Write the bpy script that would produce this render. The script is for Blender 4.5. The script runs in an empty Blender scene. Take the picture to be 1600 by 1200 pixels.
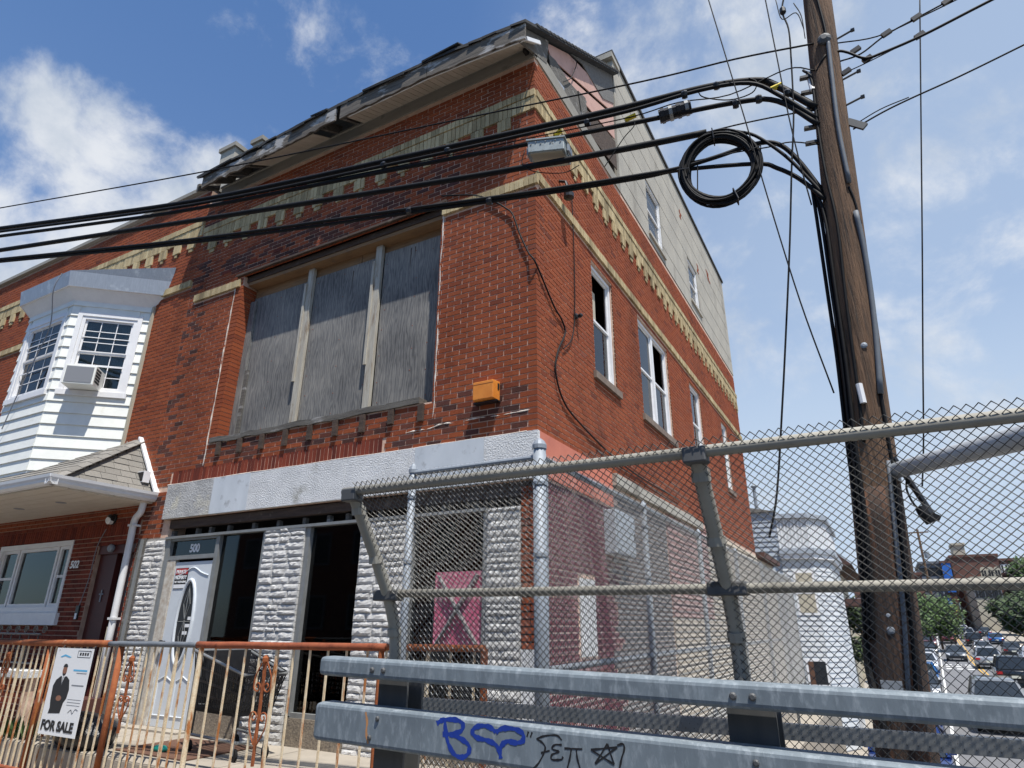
import bpy, bmesh, math, random
from mathutils import Vector, Matrix, Euler
import numpy as np
random.seed(7)
R = math.radians
sc = bpy.context.scene
COL = sc.collection
V = Vector
# ------------------------------------------------------------------ camera
CAM = V((2.874, -5.718, 1.256))
YAW, PITCH, ROLL, FPX = R(-29.097), R(20.854), R(0.366), 990.84
_f = V((math.sin(YAW)*math.cos(PITCH), math.cos(YAW)*math.cos(PITCH), math.sin(PITCH)))
_r0 = V((math.cos(YAW), -math.sin(YAW), 0)); _u0 = _r0.cross(_f)
_r = math.cos(ROLL)*_r0 + math.sin(ROLL)*_u0
_u = -math.sin(ROLL)*_r0 + math.cos(ROLL)*_u0
cd = bpy.data.cameras.new('camera'); cam = bpy.data.objects.new('camera', cd); COL.objects.link(cam)
cd.sensor_width = 36; cd.lens = 36*FPX/1600; cd.clip_start = .05; cd.clip_end = 5000
cam.matrix_world = Matrix(((_r.x, _u.x, -_f.x, CAM.x), (_r.y, _u.y, -_f.y, CAM.y), (_r.z, _u.z, -_f.z, CAM.z), (0, 0, 0, 1)))
sc.camera = cam
def ray(x, y):
    return ((x-800)/FPX*_r - (y-600)/FPX*_u + _f).normalized()
def onY(x, y, Y=0.): d = ray(x, y); return CAM + d*((Y-CAM.y)/d.y)
def onX(x, y, X=0.): d = ray(x, y); return CAM + d*((X-CAM.x)/d.x)
def onZ(x, y, Z=0.): d = ray(x, y); return CAM + d*((Z-CAM.z)/d.z)
def onP(x, y, p, n): d = ray(x, y); return CAM + d*((V(p)-CAM).dot(n)/d.dot(n))
def proj(p):
    v = V(p)-CAM; z = v.dot(_f); return 800+FPX*v.dot(_r)/z, 600-FPX*v.dot(_u)/z
# ------------------------------------------------------------------ sky, sun, exposure
SUN_AZ, SUN_EL = R(52), R(68)          # azimuth from the street side towards the side street
sdir = V((math.sin(SUN_AZ)*math.cos(SUN_EL), -math.cos(SUN_AZ)*math.cos(SUN_EL), math.sin(SUN_EL)))
W = bpy.data.worlds.new('World'); sc.world = W; W.use_nodes = True
nt = W.node_tree; N = nt.nodes; L = nt.links; N.clear()
out = N.new('ShaderNodeOutputWorld'); bg = N.new('ShaderNodeBackground'); bg.inputs[1].default_value = 0.1
sky = N.new('ShaderNodeTexSky'); sky.sky_type = 'NISHITA'; sky.sun_disc = False
sky.sun_elevation = SUN_EL; sky.sun_rotation = math.pi - SUN_AZ; sky.altitude = 30; sky.air_density = 1.0; sky.dust_density = 0.6; sky.ozone_density = 3.0
tc = N.new('ShaderNodeTexCoord')
def wmath(op, a, b=None, c=None, clamp=False):
    n = N.new('ShaderNodeMath'); n.operation = op; n.use_clamp = clamp
    for i, q in enumerate((a, b, c)):
        if q is None: continue
        if isinstance(q, (int, float)): n.inputs[i].default_value = q
        else: L.new(q, n.inputs[i])
    return n.outputs[0]
def smooth(v, a, b):
    n = N.new('ShaderNodeMapRange'); n.interpolation_type = 'SMOOTHSTEP'; L.new(v, n.inputs[0])
    n.inputs[1].default_value = a; n.inputs[2].default_value = b; return n.outputs[0]
nrm = N.new('ShaderNodeVectorMath'); nrm.operation = 'NORMALIZE'; L.new(tc.outputs['Generated'], nrm.inputs[0]); DIR = nrm.outputs[0]
sep = N.new('ShaderNodeSeparateXYZ'); L.new(DIR, sep.inputs[0])
den = wmath('ADD', wmath('MAXIMUM', sep.outputs[2], 0.0), 0.22)
cmb = N.new('ShaderNodeCombineXYZ'); L.new(wmath('DIVIDE', sep.outputs[0], den), cmb.inputs[0]); L.new(wmath('DIVIDE', sep.outputs[1], den), cmb.inputs[1]); cmb.inputs[2].default_value = 0.4
def wnoise(scale, detail, rough, vec, dist=0.0):
    n = N.new('ShaderNodeTexNoise'); n.inputs['Scale'].default_value = scale; n.inputs['Detail'].default_value = detail
    n.inputs['Roughness'].default_value = rough; n.inputs['Distortion'].default_value = dist; L.new(vec, n.inputs['Vector']); return n.outputs[0]
n1 = wnoise(2.6, 9, .58, cmb.outputs[0], .3); n2 = wnoise(6.5, 10, .62, DIR, .2)
def lobe(px, py, deg):                  # soft cloud bank centred on a direction
    d = ray(px, py); n = N.new('ShaderNodeVectorMath'); n.operation = 'DOT_PRODUCT'; L.new(DIR, n.inputs[0]); n.inputs[1].default_value = d
    return smooth(n.outputs['Value'], math.cos(R(deg)), 1.0)
bias = None
for px, py, deg, w in ((120, 215, 7, .25), (215, 285, 8, .29), (15, 370, 8, .34), (120, 365, 10, .31), (335, 275, 5, .30), (-260, 490, 20, .34),
                       (1130, 190, 17, .22), (1420, 200, 20, .19), (1530, 320, 20, .20), (1330, 480, 28, .16), (1700, 420, 30, .20), (480, 130, 12, .15), (950, 50, 11, .19)):
    t = wmath('MULTIPLY', lobe(px, py, deg), w); bias = t if bias is None else wmath('MAXIMUM', bias, t)
dens = smooth(wmath('ADD', wmath('ADD', wmath('MULTIPLY', n2, .95), wmath('MULTIPLY', n1, .25)), bias), .74, 1.02)
hz = smooth(sep.outputs[2], 0.95, -0.05)       # pale haze thickening towards the horizon
east = N.new('ShaderNodeVectorMath'); east.operation = 'DOT_PRODUCT'; L.new(DIR, east.inputs[0]); east.inputs[1].default_value = V((.62, .78, 0))
veil = wmath('MULTIPLY', wmath('POWER', hz, 1.25), wmath('ADD', .28, wmath('MULTIPLY', smooth(east.outputs['Value'], .05, .7), .95)))
veil = wmath('MAXIMUM', veil, wmath('MULTIPLY', smooth(east.outputs['Value'], .12, .72), .62))
n3 = wnoise(5.0, 8, .6, DIR)
cr = N.new('ShaderNodeMix'); cr.data_type = 'RGBA'; L.new(smooth(n3, .38, .62), cr.inputs[0])
cr.inputs[6].default_value = (4.3, 4.8, 5.5, 1); cr.inputs[7].default_value = (6.3, 6.5, 6.8, 1)
skt = N.new('ShaderNodeMix'); skt.data_type = 'RGBA'; skt.blend_type = 'MULTIPLY'; skt.inputs[0].default_value = 1; L.new(sky.outputs[0], skt.inputs[6]); skt.inputs[7].default_value = (.79, 1.03, 1.24, 1)
mv = N.new('ShaderNodeMix'); mv.data_type = 'RGBA'; L.new(veil, mv.inputs[0]); L.new(skt.outputs[2], mv.inputs[6]); mv.inputs[7].default_value = (4.3, 5.2, 6.4, 1)
mx = N.new('ShaderNodeMix'); mx.data_type = 'RGBA'; L.new(wmath('MULTIPLY', dens, .92), mx.inputs[0]); L.new(mv.outputs[2], mx.inputs[6]); L.new(cr.outputs[2], mx.inputs[7])
L.new(mx.outputs[2], bg.inputs[0]); L.new(bg.outputs[0], out.inputs[0])
sl = bpy.data.lights.new('sun', 'SUN'); sl.energy = 5.0; sl.angle = R(0.53); sl.color = (1, .955, .88)
so = bpy.data.objects.new('sun', sl); COL.objects.link(so); so.rotation_euler = sdir.to_track_quat('Z', 'Y').to_euler(); so.location = sdir*50
vs = sc.view_settings; vs.view_transform = 'Standard'; vs.look = 'None'; vs.gamma = 1; vs.exposure = 0.4; vs.use_curve_mapping = False
# ------------------------------------------------------------------ materials
MATS = {}
def mat(name, c1, c2=None, rough=.8, metal=0., scale=6., stretch=(1, 1, 1), bump=.0, bscale=None, c3=None, m3=(.55, .7), s3=3., st3=(1, 1, 1), island=0., spec=.4, detail=6, coord='pos', bdist=.01):
    """noise mix of c1/c2, blotches of c3, per-piece value jitter, bump"""
    m = bpy.data.materials.new(name); m.use_nodes = True; t = m.node_tree; n = t.nodes; l = t.links
    p = n['Principled BSDF']; p.inputs['Roughness'].default_value = rough; p.inputs['Metallic'].default_value = metal
    p.inputs['Specular IOR Level'].default_value = spec
    g = n.new('ShaderNodeNewGeometry'); tcn = n.new('ShaderNodeTexCoord')
    src = g.outputs['Position'] if coord == 'pos' else tcn.outputs['Object']
    def noise(sc_, st, det=detail):
        mp = n.new('ShaderNodeMapping'); mp.inputs['Scale'].default_value = st; l.new(src, mp.inputs[0])
        z = n.new('ShaderNodeTexNoise'); z.inputs['Scale'].default_value = sc_; z.inputs['Detail'].default_value = det; z.inputs['Roughness'].default_value = .62
        l.new(mp.outputs[0], z.inputs['Vector']); return z.outputs[0]
    def rng(v, a, b):
        q = n.new('ShaderNodeMapRange'); q.inputs[1].default_value = a; q.inputs[2].default_value = b; l.new(v, q.inputs[0]); return q.outputs[0]
    def mixc(f, a, b, bt='MIX'):
        q = n.new('ShaderNodeMix'); q.data_type = 'RGBA'; q.blend_type = bt
        for i, x in ((0, f), (6, a), (7, b)):
            if isinstance(x, (tuple, list)): q.inputs[i].default_value = (*x, 1)
            elif isinstance(x, float): q.inputs[i].default_value = x
            else: l.new(x, q.inputs[i])
        return q.outputs[2]
    c = mixc(rng(noise(scale, stretch), .32, .68), c1, c2 or c1)
    if c3: c = mixc(rng(noise(s3, st3), *m3), c, c3)
    if island:
        oi = n.new('ShaderNodeObjectInfo'); a = n.new('ShaderNodeMath'); a.operation = 'ADD'; l.new(oi.outputs['Random'], a.inputs[0]); l.new(g.outputs['Random Per Island'], a.inputs[1])
        fr = n.new('ShaderNodeMath'); fr.operation = 'FRACT'; l.new(a.outputs[0], fr.inputs[0])
        q = n.new('ShaderNodeMapRange'); q.inputs[3].default_value = 1-island; q.inputs[4].default_value = 1+island*.55; l.new(fr.outputs[0], q.inputs[0])
        h = n.new('ShaderNodeHueSaturation'); l.new(c, h.inputs['Color']); l.new(q.outputs[0], h.inputs['Value']); c = h.outputs[0]
    l.new(c, p.inputs['Base Color'])
    if bump:
        b = n.new('ShaderNodeBump'); b.inputs['Strength'].default_value = bump; b.inputs['Distance'].default_value = bdist
        l.new(noise(bscale or scale*4, stretch), b.inputs['Height']); l.new(b.outputs[0], p.inputs['Normal'])
    MATS[name] = m; return m
def mat_brick(name, cols, stain=.38):
    m = bpy.data.materials.new(name); m.use_nodes = True; t = m.node_tree; n = t.nodes; l = t.links
    p = n['Principled BSDF']; p.inputs['Roughness'].default_value = .88; p.inputs['Specular IOR Level'].default_value = .25
    g = n.new('ShaderNodeNewGeometry'); oi = n.new('ShaderNodeObjectInfo')
    a = n.new('ShaderNodeMath'); a.operation = 'ADD'; l.new(oi.outputs['Random'], a.inputs[0]); l.new(g.outputs['Random Per Island'], a.inputs[1])
    fr = n.new('ShaderNodeMath'); fr.operation = 'FRACT'; l.new(a.outputs[0], fr.inputs[0])
    r_ = n.new('ShaderNodeValToRGB'); l.new(fr.outputs[0], r_.inputs[0]); e = r_.color_ramp.elements
    while len(e) < len(cols): e.new(.5)
    for i, (pos, c) in enumerate(cols): e[i].position = pos; e[i].color = (*c, 1)
    def noise(sc_, st, det=6):
        mp = n.new('ShaderNodeMapping'); mp.inputs['Scale'].default_value = st; l.new(g.outputs['Position'], mp.inputs[0])
        z = n.new('ShaderNodeTexNoise'); z.inputs['Scale'].default_value = sc_; z.inputs['Detail'].default_value = det; z.inputs['Roughness'].default_value = .65; l.new(mp.outputs[0], z.inputs['Vector']); return z.outputs[0]
    def rng(v, a_, b_, c_, d_):
        q = n.new('ShaderNodeMapRange'); q.inputs[1].default_value = a_; q.inputs[2].default_value = b_; q.inputs[3].default_value = c_; q.inputs[4].default_value = d_; l.new(v, q.inputs[0]); return q.outputs[0]
    x = n.new('ShaderNodeMath'); x.operation = 'MULTIPLY'; l.new(rng(noise(45, (1, 1, 1)), .3, .7, .85, 1.12), x.inputs[0]); y_ = n.new('ShaderNodeMath'); y_.operation = 'MULTIPLY'; l.new(rng(noise(.9, (1, 1, .3)), .5, .72, 1, 1-stain), y_.inputs[0]); l.new(rng(noise(3.2, (1, 1, .45)), .55, .75, 1, 1-stain*.8), y_.inputs[1]); l.new(y_.outputs[0], x.inputs[1])
    h = n.new('ShaderNodeHueSaturation'); l.new(r_.outputs[0], h.inputs['Color']); l.new(x.outputs[0], h.inputs['Value']); l.new(h.outputs[0], p.inputs['Base Color'])
    b = n.new('ShaderNodeBump'); b.inputs['Strength'].default_value = .5; b.inputs['Distance'].default_value = .006; l.new(noise(120, (1, 1, 1), 3), b.inputs['Height']); l.new(b.outputs[0], p.inputs['Normal'])
    MATS[name] = m; return m
def ply_mat():
    m = bpy.data.materials.new('weathered_plywood'); m.use_nodes = True; t = m.node_tree; n = t.nodes; l = t.links; p = n['Principled BSDF']; p.inputs['Roughness'].default_value = .92; p.inputs['Specular IOR Level'].default_value = .2
    g = n.new('ShaderNodeNewGeometry'); mp = n.new('ShaderNodeMapping'); mp.inputs['Scale'].default_value = (1, 1, .16); l.new(g.outputs['Position'], mp.inputs[0])
    w = n.new('ShaderNodeTexWave'); w.wave_type = 'BANDS'; w.bands_direction = 'X'; w.inputs['Scale'].default_value = 7.5; w.inputs['Distortion'].default_value = 16; w.inputs['Detail'].default_value = 3; w.inputs['Detail Scale'].default_value = 1.6; l.new(mp.outputs[0], w.inputs[0])
    mp2 = n.new('ShaderNodeMapping'); mp2.inputs['Scale'].default_value = (14, 14, 1.6); l.new(g.outputs['Position'], mp2.inputs[0]); f = n.new('ShaderNodeTexNoise'); f.inputs['Scale'].default_value = 4; f.inputs['Detail'].default_value = 6; l.new(mp2.outputs[0], f.inputs['Vector'])
    b = n.new('ShaderNodeTexNoise'); b.inputs['Scale'].default_value = 1.4; b.inputs['Detail'].default_value = 7; l.new(g.outputs['Position'], b.inputs['Vector'])
    def ma(op, x, y):
        q = n.new('ShaderNodeMath'); q.operation = op
        for i, v in enumerate((x, y)):
            if isinstance(v, float): q.inputs[i].default_value = v
            else: l.new(v, q.inputs[i])
        return q.outputs[0]
    v = ma('ADD', ma('MULTIPLY', w.outputs['Fac'], .26), ma('ADD', ma('MULTIPLY', f.outputs[0], .30), ma('MULTIPLY', b.outputs[0], .85)))
    r_ = n.new('ShaderNodeValToRGB'); l.new(v, r_.inputs[0]); e = r_.color_ramp.elements; e[0].position = .38; e[0].color = (.085, .085, .088, 1); e[1].position = 1.0; e[1].color = (.29, .275, .25, 1); k = e.new(.68); k.color = (.178, .174, .168, 1)
    l.new(r_.outputs[0], p.inputs['Base Color']); bm_ = n.new('ShaderNodeBump'); bm_.inputs['Strength'].default_value = .4; bm_.inputs['Distance'].default_value = .006; l.new(v, bm_.inputs['Height']); l.new(bm_.outputs[0], p.inputs['Normal']); return m
BRK = mat_brick('red_brick', ((0, (.15, .037, .019)), (.06, (.235, .055, .022)), (.5, (.27, .065, .024)), (.95, (.295, .074, .027)), (1, (.21, .058, .032))))
BRK2 = mat_brick('shade_darkened_brick', ((0, (.11, .024, .016)), (.3, (.18, .036, .02)), (.7, (.23, .047, .024)), (1, (.15, .032, .02))), .3)
SOOT = mat_brick('sooty_brick', ((0, (.055, .024, .02)), (.3, (.095, .034, .024)), (.7, (.145, .044, .027)), (1, (.075, .034, .03))), .4)
TANB = mat_brick('tan_brick', ((0, (.32, .25, .14)), (.4, (.46, .36, .20)), (.75, (.56, .45, .26)), (1, (.38, .29, .16))), .5)
MORT = mat('mortar', (.74, .54, .42), (.54, .35, .26), .95, scale=9, bump=.5, bscale=90, c3=(.22, .14, .10), m3=(.56, .75), s3=1.3)
MORTW = mat('white_mortar', (.72, .68, .62), (.5, .42, .36), .95, scale=12, bump=.5, bscale=60)
PAINTW = mat('white_peeling_paint', (.74, .75, .76), (.60, .61, .62), .75, scale=5, c3=(.42, .42, .40), m3=(.56, .66), s3=2.2, bump=.9, bscale=55, bdist=.02)
PAINTS = mat('smooth_grey_patch', (.62, .66, .70), (.50, .54, .58), .6, scale=3, stretch=(1, 1, .4), c3=(.28, .29, .30), m3=(.58, .7), s3=4)
PAINTD = mat('stained_sign_paint', (.52, .52, .51), (.34, .34, .34), .8, scale=3.5, c3=(.60, .57, .47), m3=(.52, .66), s3=3, bump=.9, bscale=45, bdist=.02)
MORTD = mat('shade_darkened_mortar', (.46, .32, .24), (.32, .21, .15), .95, scale=9, bump=.5, bscale=90)  # darkened for the shade under the porch, used on the whole row house front
STONE = mat('white_split_stone', (.80, .79, .76), (.62, .61, .60), .8, scale=14, c3=(.36, .34, .32), m3=(.62, .74), s3=9, bump=.8, bscale=40, island=.14, bdist=.015, coord='obj')
STUCCO = mat('grey_stucco', (.44, .41, .35), (.34, .32, .28), .95, scale=1.6, c3=(.22, .20, .17), m3=(.56, .72), s3=1.1, st3=(1, 1, .5), bump=.4, bscale=70)
SALMON = mat('salmon_paint', (.60, .20, .13), (.52, .165, .11), .8, scale=3, c3=(.34, .12, .09), m3=(.6, .75), s3=2.5, bump=.2, bscale=60)
MAROON = mat('maroon_paint', (.17, .042, .058), (.12, .032, .045), .8, scale=3, c3=(.26, .10, .10), m3=(.56, .68), s3=2.0, bump=.4, bscale=50)
GREYP = mat('dark_grey_paint', (.10, .10, .11), (.17, .16, .16), .8, scale=4, bump=.4, bscale=50)
BEIGE = mat('beige_siding', (.50, .43, .34), (.43, .37, .29), .7, scale=4, stretch=(1, .2, 6), c3=(.30, .26, .22), m3=(.6, .8), s3=2)
WSID = mat('white_siding', (.82, .83, .78), (.74, .75, .71), .55, scale=5, c3=(.55, .52, .42), m3=(.62, .85), s3=2.2)
WHITE = mat('white_vinyl', (.80, .80, .80), (.72, .72, .73), .45, scale=6)
GALV = mat('galvanised_steel', (.215, .255, .285), (.15, .18, .205), .68, .2, scale=9, stretch=(1, 1, .3), c3=(.30, .34, .37), m3=(.50, .70), s3=38, st3=(1, 1, .35), bump=.12, bscale=60)
GALVP = mat('galvanised_pipe', (.29, .32, .355), (.23, .255, .285), .6, .2, scale=25, bump=.1)
GALVD = mat('dull_steel_post', (.085, .09, .095), (.13, .13, .13), .65, .4, scale=9, stretch=(1, 1, .2))
OLDP = mat('weathered_fence_pipe', (.34, .325, .28), (.25, .24, .21), .7, .1, scale=4, c3=(.16, .15, .125), m3=(.60, .78), s3=3.5, bump=.05)
WIRE = mat('dark_fence_wire', (.085, .082, .076), (.14, .135, .125), .6, .45, scale=30)
WIRE2 = mat('grey_fence_wire', (.24, .25, .26), (.13, .135, .14), .5, .5, scale=30)
RUST = mat('rusty_paint', (.21, .055, .025), (.30, .085, .035), .8, scale=9, c3=(.13, .03, .012), m3=(.55, .7), s3=14, bump=.35)
RUSTW = mat('flaking_cream_paint', (.70, .60, .44), (.62, .48, .30), .75, scale=20, c3=(.36, .13, .035), m3=(.52, .62), s3=9, st3=(1, 1, .35), bump=.4)
RUSTO = mat('orange_rust', (.32, .10, .032), (.22, .06, .022), .85, scale=14, c3=(.50, .36, .22), m3=(.64, .74), s3=10, bump=.3)
GREYPIPE = mat('grey_painted_pipe', (.11, .125, .145), (.15, .165, .185), .65, .0, scale=10)
PLY = ply_mat()
FASC = mat('mouldy_black_fascia', (.17, .148, .125), (.065, .057, .05), .95, scale=7, stretch=(.3, 1, 5), c3=(.36, .35, .34), m3=(.545, .60), s3=2.4, st3=(.7, 1, 2.0), bump=.6)
PIERC = mat('pier_mortar', (.40, .39, .37), (.28, .27, .26), .95, scale=9, bump=.4)
LUMB = mat('tan_lumber', (.30, .18, .09), (.20, .12, .065), .85, scale=6, stretch=(.4, 1, 5), c3=(.18, .12, .08), m3=(.58, .72), s3=5, bump=.3)
OLDW = mat('grey_rotten_wood', (.155, .145, .13), (.085, .078, .07), .95, scale=7, stretch=(.25, 1, 5), c3=(.30, .29, .28), m3=(.56, .66), s3=4, st3=(.5, 1, 2), bump=.6)
STUDW = mat('weathered_stud', (.48, .46, .40), (.36, .32, .26), .85, scale=8, stretch=(3, 3, .3), c3=(.22, .16, .11), m3=(.54, .68), s3=5, st3=(3, 3, .5), bump=.3)
DARKW = mat('dark_decayed_wood', (.05, .035, .028), (.095, .065, .05), .95, scale=9, stretch=(.3, 1, 3), c3=(.15, .12, .095), m3=(.6, .72), s3=6, bump=.6)
FRIEZE = mat('grey_frieze_board', (.30, .28, .24), (.24, .225, .195), .8, scale=4, stretch=(.3, 1, 2), c3=(.16, .15, .13), m3=(.6, .75), s3=4)
SOFF = mat('cream_soffit', (.60, .54, .46), (.54, .48, .40), .6, scale=5, island=.06)
PINK = mat('pink_insulation_board', (.58, .36, .30), (.50, .30, .25), .8, scale=4, c3=(.30, .18, .15), m3=(.6, .72), s3=5)
TAR = mat('black_roof_felt', (.025, .025, .027), (.05, .05, .05), .9, scale=10, bump=.4)
SHING = mat('grey_asphalt_shingle', (.25, .235, .21), (.18, .17, .155), .95, scale=60, island=.2, bump=.5, bscale=150)
ALUM = mat('white_gutter', (.72, .72, .72), (.64, .64, .65), .4, scale=5)
BAYMET = mat('grey_zinc_flashing', (.42, .45, .49), (.34, .37, .41), .5, .35, scale=6, stretch=(8, 8, .5), c3=(.55, .58, .6), m3=(.58, .7), s3=5)
DOORW = mat('white_door', (.62, .66, .70), (.56, .60, .64), .4, scale=4)
DOORM = mat('maroon_door', (.085, .018, .014), (.065, .014, .012), .5, scale=5)
FRAMEG = mat('grey_aluminium_frame', (.30, .31, .31), (.24, .245, .24), .5, .4, scale=9)
BLACK = mat('black_rubber', (.008, .008, .009), (.014, .014, .015), .6, scale=20, spec=.15)
BLACKP = mat('black_plastic', (.014, .014, .016), (.024, .024, .026), .38, scale=12)
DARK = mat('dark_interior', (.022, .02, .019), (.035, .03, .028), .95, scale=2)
POLE = mat('weathered_pole_wood', (.205, .118, .068), (.095, .060, .040), .92, scale=5, stretch=(6, 6, .35), c3=(.045, .036, .030), m3=(.55, .66), s3=7, st3=(8, 8, .25), bump=1., bscale=12, bdist=.02)
CREO = mat('creosote_pole_wood', (.035, .028, .025), (.085, .05, .034), .9, scale=6, stretch=(6, 6, .22), c3=(.19, .085, .045), m3=(.55, .70), s3=3.2, st3=(6, 6, .16), bump=1., bscale=12, bdist=.02)
CONC = mat('concrete', (.36, .32, .265), (.28, .25, .21), .95, scale=2.5, c3=(.22, .2, .17), m3=(.58, .75), s3=1.8, bump=.3, bscale=80)
AGGR = mat('pebble_dash', (.30, .25, .19), (.13, .11, .09), .95, scale=45, bump=.9, bscale=60)
DECK = mat('deck_asphalt', (.075, .075, .078), (.055, .055, .058), .92, scale=3, bump=.2, bscale=120)
ASPH = mat('asphalt', (.17, .17, .175), (.135, .135, .14), .92, scale=3, bump=.2, bscale=120)
YEL = mat('yellow_road_paint', (.62, .36, .06), (.50, .30, .07), .8, scale=8)
WPAINT = mat('white_road_paint', (.70, .70, .68), (.52, .52, .50), .8, scale=8)
DIRT = mat('dry_ground', (.24, .20, .14), (.15, .13, .09), .97, scale=.8, c3=(.09, .11, .045), m3=(.55, .68), s3=.9, bump=.4)
LEAF = mat('leaf_green', (.045, .085, .022), (.075, .125, .035), .65, scale=1.4, island=.5)
LEAFD = mat('dark_leaf_green', (.028, .050, .018), (.05, .08, .026), .7, scale=.6, island=.5)
BARK = mat('bark', (.09, .07, .05), (.05, .04, .03), .95, scale=8, stretch=(3, 3, .4), bump=.6)
ORNG = mat('orange_lamp_plastic', (.74, .27, .045), (.62, .20, .03), .45, scale=6, c3=(.40, .13, .03), m3=(.6, .72), s3=9)
BLUEI = mat('blue_spray_paint', (.012, .04, .26), (.016, .05, .32), .5, scale=30)
BLKI = mat('black_marker', (.012, .012, .016), (.02, .02, .02), .5, scale=30)
OMARK = mat('orange_marking', (.55, .25, .09), (.45, .22, .10), .7, scale=30)
MATT = mat('brown_mat', (.10, .05, .035), (.13, .07, .045), .95, scale=12)
BAG = mat('black_refuse_bag', (.012, .012, .014), (.018, .018, .02), .32, scale=12, bump=.6, bscale=9, bdist=.03)
TEAL = mat('teal_plastic', (.02, .42, .33), (.02, .36, .28), .4, scale=9)
YELT = mat('yellow_cable_tag', (.72, .55, .02), (.62, .46, .02), .5, scale=9)
SPRW = mat('sign_white', (.78, .79, .80), None, .4)
SPRK = mat('print_black', (.015, .015, .018), None, .5)
SPRS = mat('print_skin', (.26, .12, .075), None, .5)
SPRB = mat('print_blue', (.10, .42, .68), None, .5)
SPRG = mat('print_grey', (.22, .23, .25), None, .5)
SPRR = mat('print_red', (.42, .03, .03), None, .5)
CARW = mat('milky_cabinet_grey', (.42, .46, .50), (.36, .40, .44), .5, scale=4)
BROWNB = mat('brown_far_brick', (.15, .075, .058), (.11, .055, .045), .9, scale=.5)
GREYB = mat('grey_far_render', (.16, .17, .19), (.12, .13, .15), .9, scale=.3)
CREAMB = mat('cream_far_render', (.46, .42, .33), (.40, .36, .28), .9, scale=.4)
MURAL = mat('blue_mural_paint', (.03, .16, .50), (.02, .10, .40), .7, scale=.8, c3=(.45, .25, .06), m3=(.62, .66), s3=.5)
YSIGN = mat('yellow_sign', (.75, .58, .05), None, .5)
BRNR = mat('brown_shingle_roof', (.11, .06, .05), (.085, .045, .04), .9, scale=5)
def glass_mat(name, tint, refl=.9):
    m = bpy.data.materials.new(name); m.use_nodes = True; t = m.node_tree; n = t.nodes; l = t.links; n.clear()
    o = n.new('ShaderNodeOutputMaterial'); mx_ = n.new('ShaderNodeMixShader'); tr = n.new('ShaderNodeBsdfTransparent'); gl = n.new('ShaderNodeBsdfGlossy')
    tr.inputs[0].default_value = (*tint, 1); gl.inputs['Roughness'].default_value = .02; gl.inputs[0].default_value = (refl, refl, refl, 1)
    fz = n.new('ShaderNodeFresnel'); fz.inputs[0].default_value = 1.5; l.new(fz.outputs[0], mx_.inputs[0]); l.new(tr.outputs[0], mx_.inputs[1]); l.new(gl.outputs[0], mx_.inputs[2]); l.new(mx_.outputs[0], o.inputs[0])
    g = n.new('ShaderNodeTexNoise'); g.inputs['Scale'].default_value = 2.0; b = n.new('ShaderNodeBump'); b.inputs['Strength'].default_value = .03; l.new(g.outputs[0], b.inputs['Height']); l.new(b.outputs[0], gl.inputs['Normal'])
    return m
GLASS = glass_mat('window_glass', (.62, .66, .66))
GLASSD = glass_mat('dusty_shop_glass', (.45, .46, .46))
# ------------------------------------------------------------------ helpers
ORG = {}
def tag(o, label=None, cat=None, group=None, kind=None):
    if label: o['label'] = label
    if cat: o['category'] = cat
    if group: o['group'] = group
    if kind: o['kind'] = kind
    return o
def thing(name, label, cat, loc=(0, 0, 0), group=None):
    o = bpy.data.objects.new(name, None); COL.objects.link(o); o.location = loc; o.empty_display_size = .2
    ORG[o.name] = V(loc); return tag(o, label, cat, group)
def place(o, parent):
    if parent is not None:
        o.parent = parent; o.location = o.location - ORG.get(parent.name, V((0, 0, 0)))
class T:            # wall frame: u along, out along the normal, z up
    def __init__(s, o, du, dn): s.o = V(o); s.du = V(du).normalized(); s.dn = V(dn).normalized(); s.neg = s.du.cross(s.dn).z < 0
    def p(s, u, z, w=0.): return s.o + s.du*u + s.dn*w + V((0, 0, z))
FT = T((0, 0, 0), (1, 0, 0), (0, -1, 0)); ST = T((0, 0, 0), (0, 1, 0), (1, 0, 0))
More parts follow.
